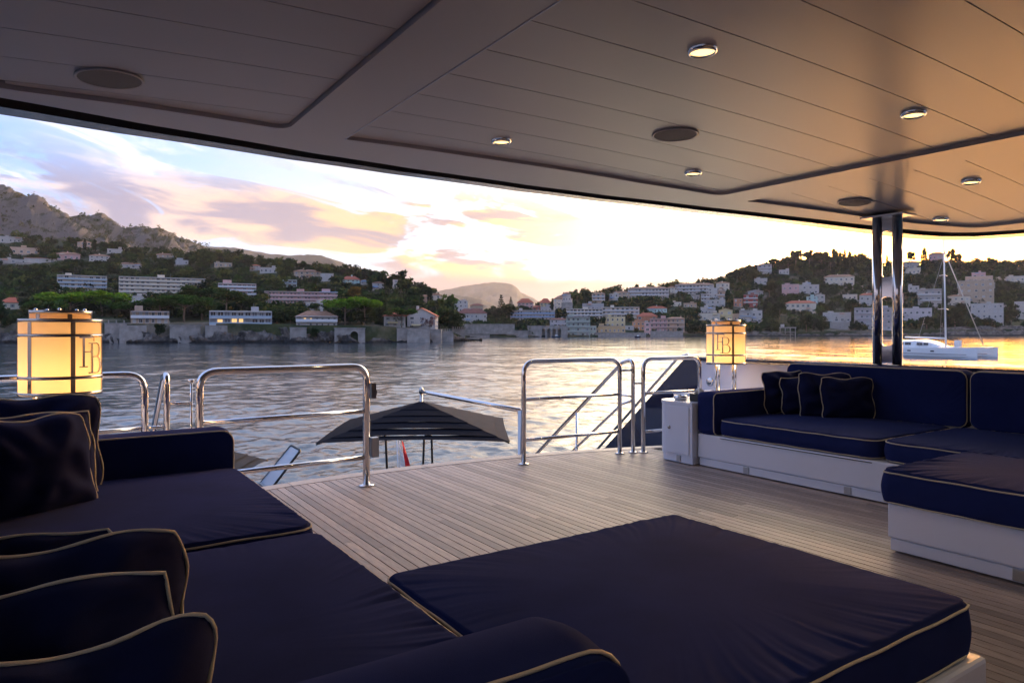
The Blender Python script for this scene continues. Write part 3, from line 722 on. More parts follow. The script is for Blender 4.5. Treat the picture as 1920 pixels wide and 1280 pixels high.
# ---- lounge on the far side
sofr = empty('sofa', (0, 0, 0))
toe_base(sofr, 5.20, 6.6, 0.4, 4.55, 0.315, (4.0, 3.05, 2.3))
bevel_box('drawer_lip', 5.192, 5.199, 2.85, 4.28, 0.296, 0.302, 'groove_dark', sofr, 0.001)
cushion('seat_cushion', 5.20, 6.5, 2.835, 4.325, 0.32, 0.475, parent=sofr, seed=11, rc=0.12, puff=0.02, wr=0.008)
cushion('seat_cushion', 5.22, 6.5, 1.15, 2.805, 0.32, 0.475, parent=sofr, seed=12, rc=0.12, puff=0.02, wr=0.008)
upright('arm', 'x', 5.19, 6.55, 0.32, 0.71, 4.335, 0.215, sofr, 13, rc=0.05, puff=0.006, wr=0.002)
upright('backrest', 'y-', 2.735, 4.45, 0.475, 0.955, 6.46, 0.20, sofr, 14, rc=0.07, puff=0.012, wr=0.002)
upright('backrest', 'y-', 1.05, 2.705, 0.475, 0.955, 6.46, 0.20, sofr, 15, rc=0.07, puff=0.012, wr=0.002)
tag(sofr, 'deep navy sofa on a white base below the steel pillar', 'sofa', 'navy lounge seating')
ch = empty('chaise_lounge', (0, 0, 0))
toe_base(ch, 4.115, 5.15, 0.45, 2.165, 0.29, (1.50, 0.75))
cushion('cushion', 4.085, 5.17, 0.40, 2.195, 0.29, 0.483, parent=ch, seed=16, rc=0.06, puff=0.02, wr=0.012, bulge=0.014)
tag(ch, 'navy chaise on a tall white base, joined in front of the far sofa', 'chaise', 'navy lounge seating')
yw = math.atan2(-0.276, 0.413)
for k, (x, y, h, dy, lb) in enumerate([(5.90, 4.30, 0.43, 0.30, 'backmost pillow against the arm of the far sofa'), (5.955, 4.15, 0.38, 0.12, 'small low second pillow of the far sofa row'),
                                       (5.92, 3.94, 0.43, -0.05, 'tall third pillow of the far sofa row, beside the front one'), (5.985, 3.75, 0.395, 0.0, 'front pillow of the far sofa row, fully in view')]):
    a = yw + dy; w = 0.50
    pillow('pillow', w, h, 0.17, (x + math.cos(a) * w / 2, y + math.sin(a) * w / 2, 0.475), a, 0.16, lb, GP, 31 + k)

# ---- side cabinet with ashtray and tissue box
cb = empty('side_cabinet', (5.12, 4.8, 0))
def cab(z0, z1, d, nm, m):
    pts = []
    for x, y, r in ((5.14, 5.05, 0.16), (5.14, 4.565, 0.01), (6.0, 4.565, 0.01), (6.0, 5.05, 0.01)):
        pts.append((x, y, r))
    poly = []; n = 8
    for i in range(n + 1):
        a = R(90 + 90 * i / n); poly.append((5.14 + 0.16 + 0.16 * math.cos(a) - (0 if False else 0), 5.05 - 0.16 + 0.16 * math.sin(a)))
    poly = poly + [(5.14, 4.565), (5.945, 4.565), (5.945, 5.05)]
    cx, cy = 5.55, 4.8; poly = [(cx + (x - cx) * (1 + d), cy + (y - cy) * (1 + d)) for x, y in poly]
    g = MB(); g.prism(poly, z0, z1); o = g.build(nm, m, cb); o.matrix_parent_inverse = Matrix.Translation(-Vector(cb.location)); return o
cab(0.085, 0.575, 0.0, 'carcass', 'white_lacquer'); cab(0.012, 0.082, -0.03, 'plinth', 'white_lacquer'); cab(0.577, 0.605, 0.012, 'top', 'white_lacquer')
o = bevel_box('door', 5.130, 5.1395, 4.60, 4.885, 0.10, 0.56, 'white_lacquer', cb, 0.003); o.matrix_parent_inverse = Matrix.Translation(-Vector(cb.location))
g = MB(); g.lathe([(0.0005, 0.012), (0.012, 0.012), (0.017, 0.006), (0.017, 0.0)], seg=16, cap=False); k_ = g.build('lock', 'chrome_dark', o, True); k_.location = (5.13, 4.85, 0.345); k_.rotation_euler = (0, R(-90), 0)
o = bevel_box('vent', 5.143, 5.155, 4.72, 4.77, 0.02, 0.078, 'steel_satin', cb, 0.003); o.matrix_parent_inverse = Matrix.Translation(-Vector(cb.location))
tag(cb, 'white rounded side cabinet with a lockable door beside the far sofa', 'cabinet')
g = MB(); g.lathe([(0.001, 0.004), (0.052, 0.0), (0.066, 0.010), (0.070, 0.032), (0.062, 0.046), (0.048, 0.046), (0.045, 0.03), (0.001, 0.024)], seg=32, cap=False)
ash = g.build('ashtray', 'steel', None, True); ash.location = (5.30, 4.86, 0.606); tag(ash, 'round polished ashtray on the white cabinet', 'ashtray')
tb = empty('tissue_box', (5.34, 4.655, 0.606))
bevel_box('box', -0.065, 0.065, -0.065, 0.065, 0.0, 0.075, 'black_plastic', tb, 0.004)
g = MB(); rg = random.Random(5); n = 14; vs = [(0, 0, 0.13)]
for j, (rr, z) in enumerate(((0.018, 0.115), (0.030, 0.095), (0.020, 0.0752))):
    for i in range(n): q = rr * (1 + 0.5 * math.sin(i * 2.1 + j)); vs.append((q * math.cos(6.283 * i / n) * 1.4, q * math.sin(6.283 * i / n), z + 0.012 * math.sin(i * 1.7 + j)))
fs = [(0, 1 + i, 1 + (i + 1) % n) for i in range(n)] + [(1 + j * n + i, 1 + (j + 1) * n + i, 1 + (j + 1) * n + (i + 1) % n, 1 + j * n + (i + 1) % n) for j in range(2) for i in range(n)]
g.add(vs, fs); g.build('tissue', 'tissue', tb)
tag(tb, 'black tissue box with a white tissue, against the sofa arm', 'tissue box')

# ---- cantilever umbrellas on the swim platform
def build_umbrella(x, y, yaw, half, ztop, rise, pole, label, s=1.0):
    e = empty('tiered_umbrella', (x, y, -2.6)); e.rotation_euler = (0, 0, yaw); Z = lambda z: z + 2.6
    n = 6
    for k in range(n):
        ra, rb = half * (k / n) ** 0.92 * 0.97 if k else half * 0.02, half * ((k + 1.20) / n if k < n - 1 else 1.0) ** 0.92
        za = ztop - rise * (k / n) ** 1.0; zb = ztop - rise * ((k + 1.30) / n if k < n - 1 else 1.0)
        if k: za -= 0.010
        g = MB()
        m_ = 9
        for sd in range(4):
            a0, a1 = sd * math.pi / 2 + math.pi / 4, (sd + 1) * math.pi / 2 + math.pi / 4; vs = []
            for i in range(m_ + 1):
                t = i / m_; cx0, cy0, cx1, cy1 = math.cos(a0) * 1.4142, math.sin(a0) * 1.4142, math.cos(a1) * 1.4142, math.sin(a1) * 1.4142
                px, py = cx0 + (cx1 - cx0) * t, cy0 + (cy1 - cy0) * t; dip = 0.030 * math.sin(math.pi * t) * (k + 1) / n
                vs += [(px * ra, py * ra, Z(za)), (px * rb * (1 - 0.02 * math.sin(math.pi * t)), py * rb * (1 - 0.02 * math.sin(math.pi * t)), Z(zb + dip))]
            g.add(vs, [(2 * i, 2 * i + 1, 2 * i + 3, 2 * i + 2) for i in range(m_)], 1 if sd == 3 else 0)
        g.build('canopy_tier', ['umbrella_cloth', 'umbrella_cloth_lit'], e)
    for sd in range(4):
        a = sd * math.pi / 2 + math.pi / 4; g = MB(); g.tube([(0, 0, Z(ztop - .03)), (1.40 * half * math.cos(a), 1.40 * half * math.sin(a), Z(ztop - rise - 0.015))], 0.010, 6); g.build('rib', 'black_plastic', e, True)
    g = MB(); g.tube([(0, 0, Z(ztop - 0.35 * s)), (0, 0, Z(ztop + 0.11 * s))], 0.020 * s, 12); g.lathe([(0.03 * s, Z(ztop + .11 * s)), (0.03 * s, Z(ztop + .17 * s)), (0.008 * s, Z(ztop + .20 * s))], seg=14); g.build('hub', 'steel_satin', e, True)
    if pole:
        c, sn = math.cos(-yaw), math.sin(-yaw); dx, dy = pole[0] - x, pole[1] - y; lx, ly = dx * c - dy * sn, dx * sn + dy * c
        g = MB(); g.tube([(0, 0, Z(ztop + 0.13 * s)), (lx * .1, ly * .1, Z(ztop + 0.13 * s)), (lx, ly, Z(pole[2]))], 0.026, 14); g.build('arm', 'steel', e, True)
        g = MB(); g.tube([(lx, ly, 0.0), (lx, ly, Z(pole[2]))], 0.035, 14); g.build('pole', 'steel_satin', e, True)
        g = MB(); g.box(lx - .25, lx + .25, ly - .25, ly + .25, 0.0, 0.06); g.build('base_plate', 'steel_satin', e)
    else:
        g = MB(); g.tube([(0, 0, 0.0), (0, 0, Z(ztop - 0.3))], 0.022, 12); g.build('pole', 'steel_satin', e, True)
        g = MB(); g.lathe([(0.26, 0.0), (0.26, 0.05), (0.05, 0.07)], seg=24); g.build('base_plate', 'steel_satin', e)
    tag(e, label, 'umbrella', 'dark tiered umbrellas on the platform')
build_umbrella(4.19, 8.46, R(-31), 1.15, 0.345, 0.37, (4.42, 6.42, 0.405), 'dark tiered umbrella hanging from a steel arm in the deck opening')
build_umbrella(1.42, 9.0, R(-28), 0.72, -0.02, 0.36, None, 'edge of a second dark umbrella half hidden by the sofa arm', 0.7)

# ---- tender moored astern
def build_tender():
    e = empty('tender_boat', (3.30, 11.5, -3.2)); e.rotation_euler = (0, 0, R(178))
    g = MB(); L = 2.9
    for s in (-1, 1): g.tube(fillet([(-L, s * 0.95, 0.55), (1.6, s * 0.95, 0.60), (2.9, s * 0.35, 0.85), (3.15, 0, 0.92)], 0.5), 0.26, 14)
    g.build('inflatable_tube', 'tube_grey', e, True)
    g = MB(); g.prism([(-L, -0.85), (1.8, -0.85), (3.0, 0), (1.8, 0.85), (-L, 0.85)], -0.15, 0.45); g.build('hull', 'tender_blue', e)
    # console leaning forward, windscreen above
    g = MB(); g.prism([(-0.25, 0.45), (0.75, 0.45), (0.72, 1.55), (0.42, 2.0), (0.30, 2.0), (0.0, 1.5)], -0.30, 0.30, axis='y'); g.build('console', 'tender_blue', e)
    w = MB(); w.add([(0.38, -0.32, 1.98), (0.38, 0.32, 1.98), (-0.10, 0.28, 2.55), (-0.10, -0.28, 2.55), (0.395, -0.32, 1.99), (0.395, 0.32, 1.99), (-0.085, 0.28, 2.56), (-0.085, -0.28, 2.56)],
                    [(0, 1, 2, 3), (7, 6, 5, 4), (0, 4, 5, 1), (1, 5, 6, 2), (2, 6, 7, 3), (3, 7, 4, 0)])
    ws = w.build('windscreen', 'screen_glass', e)
    g = MB(); g.tube(fillet([(0.42, -0.33, 1.94), (-0.10, -0.29, 2.57), (-0.10, 0.29, 2.57), (0.42, 0.33, 1.94)], 0.06), 0.02, 8); g.build('frame', 'black_plastic', ws, True)
    g = MB(); pts = [(-0.36 + 0.10 * math.cos(a) * 0.3, 0.19 * math.cos(a), 1.62 + 0.19 * math.sin(a)) for a in np.linspace(0, 2 * math.pi, 24, endpoint=False)]; g.tube(pts, 0.014, 8, closed=True)
    g.build('steering_wheel', 'black_plastic', e, True)
    for y in (-0.32, 0.32):
        bm = bmesh.new(); bmesh.ops.create_uvsphere(bm, u_segments=18, v_segments=12, radius=1)
        for v in bm.verts: c = v.co; v.co = (-0.95 + c.x * 0.20 + (0.12 if c.z < 0 else 0), y + c.y * 0.25, 1.60 + c.z * 0.24 - (0.35 if c.z < -.3 else 0))
        from_bm('seat', bm, 'black_plastic', e, True)
    for (x, w_, zt) in ((-1.75, 0.22, 2.62), (-2.75, 0.12, 2.50)):
        g = MB(); g.tube(fillet([(x - w_, -0.55, 0.7), (x - w_ * .6, -0.55, zt), (x + w_ * .7, -0.55, zt), (x + w_ * 1.25, -0.55, 0.7)], 0.14), 0.022, 10); g.tube([(x - w_ * .85, -0.55, zt - .75), (x + w_ * 1.0, -0.55, zt - .75)], 0.014, 8)
        g.build('hoop_rail', 'black_plastic', e, True)
    g = MB(); g.tube([(-2.20, -0.60, 0.7), (-2.13, -0.60, 2.45)], 0.010, 8); fp = g.build('flagstaff', 'steel_satin', e, True)
    g = MB()
    for mi, (a, b) in enumerate(((0.0, 0.5), (0.5, 1.0))):
        n = 8; vs = []
        for i in range(n + 1):
            t = i / n; w0, w1 = 0.03 + 0.24 * (a * .9) * (0.5 + 0.5 * t), 0.03 + 0.24 * (b * .9) * (0.5 + .5 * t); z = 2.44 - t * 0.50
            vs += [(-2.14 - w0 - .02 * t, -0.61 + 0.02 * math.sin(6 * t), z), (-2.14 - w1 - .02 * t, -0.61 - 0.03 * math.sin(5 * t + 1), z - 0.06 * b)]
        g.add(vs, [(2 * i, 2 * i + 1, 2 * i + 3, 2 * i + 2) for i in range(n)], mi)
    fo = g.build('flag', ['flag_white', 'flag_red'], fp); fo.modifiers.new('solid', 'SOLIDIFY').thickness = 0.003
    tag(e, 'dark tender with tilted windscreen and flag moored behind the stern', 'boat')
build_tender()
# ================================================================== SEA
ZW = -3.2
def sea_material():
    m = bpy.data.materials.new('sea_water'); m.use_nodes = True; MATS['sea_water'] = m
    n, l = m.node_tree.nodes, m.node_tree.links; b = n['Principled BSDF']
    b.inputs['Base Color'].default_value = (0.018, 0.040, 0.060, 1); b.inputs['Roughness'].default_value = 0.06; b.inputs['IOR'].default_value = 1.34
    b.inputs['Specular IOR Level'].default_value = 0.5
    g = n.new('ShaderNodeNewGeometry'); prev = None
    for sc_, det, st, ds, strch in ((0.045, 5, 0.40, 0.8, (1.0, 1.2, 1)), (0.55, 3, 0.36, 0.14, (1.0, 1.5, 1)), (2.6, 4, 0.50, 0.05, (1.2, 1.0, 1))):
        mp = n.new('ShaderNodeMapping'); mp.inputs['Scale'].default_value = strch; mp.inputs['Rotation'].default_value = (0, 0, 0.6)
        t = n.new('ShaderNodeTexNoise'); t.inputs['Scale'].default_value = sc_; t.inputs['Detail'].default_value = det; t.inputs['Distortion'].default_value = 0.4
        l.new(g.outputs['Position'], mp.inputs[0]); l.new(mp.outputs[0], t.inputs['Vector'])
        bp = n.new('ShaderNodeBump'); bp.inputs['Strength'].default_value = st; bp.inputs['Distance'].default_value = ds
        l.new(t.outputs['Fac'], bp.inputs['Height'])
        if prev: l.new(prev.outputs[0], bp.inputs['Normal'])
        prev = bp
    l.new(prev.outputs[0], b.inputs['Normal'])
    t = n.new('ShaderNodeTexNoise'); t.inputs['Scale'].default_value = 0.10; t.inputs['Detail'].default_value = 5; t.inputs['Roughness'].default_value = 0.7; l.new(g.outputs['Position'], t.inputs['Vector'])
    mr = n.new('ShaderNodeMapRange'); l.new(t.outputs['Fac'], mr.inputs[0]); mr.inputs[1].default_value = 0.46; mr.inputs[2].default_value = 0.60; mr.inputs[3].default_value = 0.03; mr.inputs[4].default_value = 0.10; l.new(mr.outputs[0], b.inputs['Roughness'])
sea_material()
def build_sea():
    fwd = math.pi / 2 - YAW
    th = np.concatenate([np.linspace(-1.15, 1.15, 720), np.linspace(1.15, 2 * math.pi - 1.15, 60)[1:-1]])
    win = np.clip((1.13 - np.abs(np.where(th > math.pi, th - 2 * math.pi, th))) / 0.12, 0, 1)
    th = fwd - th; nt = len(th)
    rr = np.concatenate([[2.0, 5.0], np.geomspace(7.0, 640.0, 600), np.geomspace(660, 16000, 40)]); nr = len(rr)
    TH, RR = np.meshgrid(th, rr); X = RR * np.cos(TH); Y = RR * np.sin(TH); Zz = np.zeros_like(X)
    rg = np.random.default_rng(5); cell = RR * 0.0055
    for lam in np.geomspace(0.30, 4.0, 54):
        a = rg.normal(R(200), 1.3); k = 2 * math.pi / lam; amp = 0.0054 * lam ** 0.35 * rg.uniform(0.5, 1.1)
        q = k * (X * math.cos(a) + Y * math.sin(a)) + rg.uniform(0, 6.28) + 0.8 * np.sin(k * 0.13 * (X * math.sin(a) - Y * math.cos(a)) + rg.uniform(0, 6))
        fade = np.clip((lam / (cell + 1e-6) - 2.5) / 3.0, 0, 1)
        Zz += amp * (np.sin(q) + 0.28 * np.sin(2 * q + 1.57)) * fade
    for lam in np.geomspace(6.0, 30.0, 14):
        a = rg.normal(R(200), 0.9); k = 2 * math.pi / lam
        q = k * (X * math.cos(a) + Y * math.sin(a)) + rg.uniform(0, 6.28) + 1.2 * np.sin(k * 0.21 * (X * math.sin(a) - Y * math.cos(a)) + rg.uniform(0, 6))
        Zz += 0.0080 * lam / 6.283 * np.sin(q) * np.clip((lam / (RR * 0.009 + 1e-6) - 2.2) / 3.0, 0, 1)
    Zz *= win[None, :]
    v = np.stack([X, Y, ZW + Zz], -1).reshape(-1, 3)
    i = np.arange(nr - 1)[:, None] * nt; j = np.arange(nt)[None, :]; j2 = (j + 1) % nt
    f = np.stack([i + j, i + j2, i + nt + j2, i + nt + j], -1).reshape(-1, 4)[:, ::-1]
    me = bpy.data.meshes.new('sea'); me.vertices.add(len(v)); me.vertices.foreach_set('co', v.ravel())
    me.loops.add(f.size); me.loops.foreach_set('vertex_index', f.ravel().astype(np.int32)); me.polygons.add(len(f))
    me.polygons.foreach_set('loop_start', np.arange(0, f.size, 4, dtype=np.int32)); me.polygons.foreach_set('use_smooth', np.ones(len(f), dtype=bool))
    me.materials.append(MATS['sea_water']); me.update(); me.validate()
    o = bpy.data.objects.new('sea', me); C.objects.link(o); struct(o, 'rippled sea of the bay')
build_sea()

# ================================================================== LAND
def ground_mat(name, c1, c2, c3, s1, s2, bump=0.6, rock_slope=False):
    m = bpy.data.materials.new(name); m.use_nodes = True; MATS[name] = m
    n, l = m.node_tree.nodes, m.node_tree.links; b = n['Principled BSDF']; b.inputs['Roughness'].default_value = 0.95; b.inputs['Specular IOR Level'].default_value = 0.15
    g = n.new('ShaderNodeNewGeometry')
    def noise(s, d=6):
        t = n.new('ShaderNodeTexNoise'); t.inputs['Scale'].default_value = s; t.inputs['Detail'].default_value = d; t.inputs['Roughness'].default_value = 0.65
        l.new(g.outputs['Position'], t.inputs['Vector']); return t.outputs['Fac']
    r1 = n.new('ShaderNodeValToRGB'); r1.color_ramp.elements[0].position = .38; r1.color_ramp.elements[1].position = .62
    r1.color_ramp.elements[0].color = (*c1, 1); r1.color_ramp.elements[1].color = (*c2, 1); l.new(noise(s1), r1.inputs[0])
    src = r1.outputs[0]
    mx = n.new('ShaderNodeMix'); mx.data_type = 'RGBA'; l.new(src, mx.inputs[6]); mx.inputs[7].default_value = (*c3, 1)
    nz = noise(s2)
    if rock_slope:
        sp = n.new('ShaderNodeSeparateXYZ'); l.new(g.outputs['True Normal'], sp.inputs[0]) if 'True Normal' in g.outputs else l.new(g.outputs['Normal'], sp.inputs[0])
        ad = n.new('ShaderNodeMath'); ad.operation = 'ADD'; l.new(sp.outputs[2], ad.inputs[0])
        mu = n.new('ShaderNodeMath'); mu.operation = 'MULTIPLY'; mu.inputs[1].default_value = 0.9; l.new(nz, mu.inputs[0]); l.new(mu.outputs[0], ad.inputs[1])
        rp = n.new('ShaderNodeMapRange'); l.new(ad.outputs[0], rp.inputs[0]); rp.inputs[1].default_value = rock_slope; rp.inputs[2].default_value = rock_slope + .16
        rp.inputs[3].default_value = 1; rp.inputs[4].default_value = 0; l.new(rp.outputs[0], mx.inputs[0])
    else:
        rp = n.new('ShaderNodeMapRange'); l.new(nz, rp.inputs[0]); rp.inputs[1].default_value = .52; rp.inputs[2].default_value = .62; l.new(rp.outputs[0], mx.inputs[0])
    l.new(mx.outputs[2], b.inputs['Base Color'])
    t = n.new('ShaderNodeBump'); t.inputs['Strength'].default_value = bump; t.inputs['Distance'].default_value = 2.0; l.new(noise(s1 * 4), t.inputs['Height']); l.new(t.outputs[0], b.inputs['Normal'])
ground_mat('hill_ground', (0.020, 0.030, 0.014), (0.045, 0.052, 0.022), (0.16, 0.13, 0.10), 0.05, 0.02)
ground_mat('mountain_ground', (0.016, 0.023, 0.011), (0.036, 0.038, 0.019), (0.092, 0.082, 0.084), 0.035, 0.055, 0.9, rock_slope=1.14)
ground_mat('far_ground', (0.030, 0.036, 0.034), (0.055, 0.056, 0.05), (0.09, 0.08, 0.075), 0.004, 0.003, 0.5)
ground_mat('shore_rock', (0.10, 0.09, 0.085), (0.27, 0.24, 0.22), (0.05, 0.048, 0.05), 0.30, 0.16, 1.0)

def tide_mark():
    m = MATS['shore_rock']; n, l = m.node_tree.nodes, m.node_tree.links; b = n['Principled BSDF']; lk = b.inputs['Base Color'].links[0]; src = lk.from_socket
    g = n.new('ShaderNodeNewGeometry'); s = n.new('ShaderNodeSeparateXYZ'); l.new(g.outputs['Position'], s.inputs[0]); r_ = n.new('ShaderNodeMapRange'); l.new(s.outputs[2], r_.inputs[0]); r_.inputs[1].default_value = -2.6; r_.inputs[2].default_value = -1.9; r_.inputs[3].default_value = 1; r_.inputs[4].default_value = 0
    mx = n.new('ShaderNodeMix'); mx.data_type = 'RGBA'; l.new(r_.outputs[0], mx.inputs[0]); l.new(src, mx.inputs[6]); mx.inputs[7].default_value = (0.028, 0.026, 0.026, 1); l.new(mx.outputs[2], b.inputs['Base Color'])
tide_mark()
LEFT_TOP = [(-1200, 380, 760), (-600, 400, 740), (-300, 428, 720), (0, 443, 690), (200, 462, 660), (330, 475, 640), (420, 480, 620), (470, 487, 600), (560, 502, 560), (640, 509, 520), (700, 520, 480), (760, 538, 430), (810, 558, 390), (845, 588, 350), (866, 614, 325), (874, 633, 318)]
LEFT_D0 = [(-1200, 300), (-100, 262), (300, 255), (700, 258), (800, 275), (874, 308)]
LEFT_CL = [(-1200, 604), (0, 606), (300, 607), (420, 606), (560, 610), (700, 612), (820, 618), (860, 627), (874, 634)]
RIGHT_TOP = [(800, 612, 640), (840, 600, 640), (900, 592, 650), (1000, 581, 680), (1050, 566, 700), (1080, 556, 720), (1180, 550, 740), (1300, 538, 780), (1340, 530, 800), (1380, 516, 840), (1430, 504, 880), (1480, 496, 900), (1560, 490, 920), (1640, 497, 930), (1700, 500, 930), (1760, 496, 930), (1840, 498, 930), (1890, 500, 930), (1950, 497, 930), (2200, 480, 950), (3400, 470, 950)]
RIGHT_D0 = [(800, 460), (840, 470), (1000, 500), (1100, 515), (1400, 565), (1920, 640), (3400, 700)]
RIGHT_CL = [(800, 629), (840, 629), (1000, 629), (1300, 627), (1450, 625), (1700, 619), (1920, 617), (3400, 612)]
HILLS = {'L': (LEFT_TOP, LEFT_D0, LEFT_CL, 0.92), 'R': (RIGHT_TOP, RIGHT_D0, RIGHT_CL, 1.0)}
def hill_dep(h, u, v):
    """distance at which the ground of hill h is seen at photo column u, row v"""
    top, d0t, clt, p = HILLS[h]
    vt, D1 = lerp_tab(u, top, 1), lerp_tab(u, top, 2); D0, vc = lerp_tab(u, d0t), lerp_tab(u, clt)
    s = max(0.0, min(1.0, (vc - v) / max(vc - vt, 1e-3))); return D0 + 4 + (D1 - D0 - 4) * s ** p
def build_hill(h, name, u0, u1, label):
    top, d0t, clt, p = HILLS[h]; us = np.arange(u0, u1 + 1, 9.0); ns = 44; vs = []
    for u in us:
        vt, D1 = lerp_tab(u, top, 1), lerp_tab(u, top, 2); D0, vc = lerp_tab(u, d0t), lerp_tab(u, clt)
        q = PD(u, 620, D0); vs.append((q.x, q.y, ZW - 2.0))
        for k in range(ns + 1):
            s = k / ns; d = D0 + 4 * min(1, k) + (D1 - D0 - 4) * s ** p; v = vc + (vt - vc) * s
            q = PD(u, v, d); nz = mnoise.fractal(Vector((q.x * .02, q.y * .02, 0)), 1.0, 2.0, 4) * 1.6 * min(1, s * 6) * (1 - s) * 1.5
            vs.append((q.x, q.y, max(q.z + nz, ZW + .4)))
        zt = vs[-1][2]
        for e, dz in ((40, 4), (160, 30), (400, 70)):
            q = PD(u, 620, D1 + e); vs.append((q.x, q.y, max(zt - dz, ZW - 3)))
    row = ns + 5; fs = [(i * row + k, (i + 1) * row + k, (i + 1) * row + k + 1, i * row + k + 1) for i in range(len(us) - 1) for k in range(row - 1)]
    o = link(name, vs, fs, 'hill_ground', None, True); struct(o, label)
build_hill('L', 'hill', -2600, 874, 'wooded hillside rising behind the rocky shore')
build_hill('R', 'hill', 800, 3400, 'built-up hillside across the bay')

def build_range(name, ridge, dr, df, vf, mtl, label, rough, ns=40, step=6.0, cliff=0.0, seed=0):
    us = np.arange(ridge[0][0], ridge[-1][0] + 1, step); vs = []
    for u in us:
        vr = lerp_tab(u, ridge); D = dr if not callable(dr) else dr(u)
        top = PD(u, vr, D)
        for k in range(ns + 1):
            s = k / ns; d = df + (D - df) * s; prof = s ** 1.15
            if cliff: prof = (1 - cliff) * s ** 1.3 + cliff * (1 / (1 + math.exp(-14 * (s - .72))))
            q = PD(u, 620, d); z0 = ZC + (HOR - vf) / FPX * df; z = z0 + (top.z - z0) * prof
            w = math.sin(math.pi * min(1, s)) ** 0.6
            nz = mnoise.ridged_multi_fractal(Vector((q.x * .006 + seed, q.y * .006, seed)), 0.9, 2.1, 6, 1.0, 2.0) - 1.0
            n2 = mnoise.fractal(Vector((q.x * .03, q.y * .03, seed)), 0.8, 2.0, 5)
            vs.append((q.x + n2 * rough * .25 * w, q.y + n2 * rough * .25 * w, z + nz * rough * w * .8 + n2 * rough * (.35 * w + .10)))
        zt = vs[-1][2]
        for e, dz in ((0.06, .12), (0.2, .5)): q = PD(u, 620, D * (1 + e)); vs.append((q.x, q.y, zt * (1 - dz)))
    row = ns + 3; fs = [(i * row + k, (i + 1) * row + k, (i + 1) * row + k + 1, i * row + k + 1) for i in range(len(us) - 1) for k in range(row - 1)]
    o = link(name, vs, fs, mtl, None, True); struct(o, label)
RIDGE1 = [(-2600, 235), (-1300, 240), (-700, 250), (-300, 285), (-100, 320), (0, 347), (40, 361), (75, 374), (110, 393), (132, 405), (150, 399), (190, 404), (214, 418), (232, 434), (262, 431), (300, 434), (330, 446), (370, 459), (410, 475), (440, 490), (470, 505)]
build_range('mountain', RIDGE1, lambda u: 1150 + max(0, u) * 0.5, 800, 500, 'mountain_ground', 'rocky mountain flank with scrub and grey cliffs', 34, 60, 3.0, cliff=0.55, seed=3)
build_range('mountain', [(300, 470), (380, 462), (440, 464), (480, 472), (540, 479), (590, 477), (620, 484), (650, 495), (672, 508), (700, 525), (740, 560)], 3600, 2600, 560, 'far_ground', 'hazy rounded ridge behind the cypress houses', 45, 30, 6.0, seed=5)
build_range('mountain', [(700, 600), (780, 562), (820, 546), (870, 536), (905, 531), (925, 529), (945, 530), (960, 533), (970, 539), (976, 548), (1000, 559), (1030, 576), (1060, 596), (1100, 615)], 7600, 6000, 610, 'far_ground', 'pale table mountain on the horizon', 60, 30, 4.0, seed=8)
build_range('mountain', [(640, 600), (740, 570), (800, 556), (850, 552), (900, 560), (940, 578), (980, 600), (1020, 615)], 4600, 3800, 615, 'far_ground', 'low hazy foothill in front of the table mountain', 45, 24, 5.0, seed=9)

# ---- rocky foreshore under the near hillside
def build_shore(name, u0, u1, dtab, htab, label, seed, step=2.0, amp=1.0, depth=16.0):
    us = np.arange(u0, u1, step); nk = 22; vs = []
    for u in us:
        D = lerp_tab(u, dtab); vh = lerp_tab(u, htab)
        h = (620 + FPX * 4.5 / D - vh) / FPX * D
        for k in range(nk + 1):
            s = k / nk; d = D - 6 + depth * s; q = PD(u, 620, d)
            z = ZW - 0.9 + (h + 0.9) * (1 - (1 - s) ** 2.2)
            P = Vector((q.x * .16 + seed, q.y * .16, z * .25))
            c = mnoise.cell(Vector((q.x * .22 + z * .3, q.y * .22, z * .35 + seed))); r = mnoise.ridged_multi_fractal(P, 1.0, 2.2, 4, 1.0, 2.0) - 1.0
            w = math.sin(math.pi * min(1, s * .93 + .05))
            f = (r * 1.5 + c * 1.2) * amp * w
            vs.append((q.x - SY * f * .8, q.y - CY * f * .8, z + f * .75))
    row = nk + 1; fs = [(i * row + k, (i + 1) * row + k, (i + 1) * row + k + 1, i * row + k + 1) for i in range(len(us) - 1) for k in range(row - 1)]
    o = link(name, vs, fs, 'shore_rock', None, False); struct(o, label)
build_shore('rocky_shore', -1600, 905, LEFT_D0, [(-900, 606), (0, 610), (180, 607), (240, 617), (320, 622), (355, 628), (400, 611), (470, 610), (520, 612), (560, 618), (640, 622), (720, 628), (830, 631), (870, 634), (905, 637)], 'broken grey rocks at the foot of the wooded hillside', 4, amp=1.45)
build_shore('rocky_shore', 860, 2600, RIGHT_D0, [(860, 630), (1200, 629.5), (1300, 627), (1400, 621), (1500, 622), (1600, 620), (1700, 621), (1800, 612), (1900, 610), (2600, 606)], 'low rocky waterline under the town', 9, step=3.0, amp=0.8, depth=20)

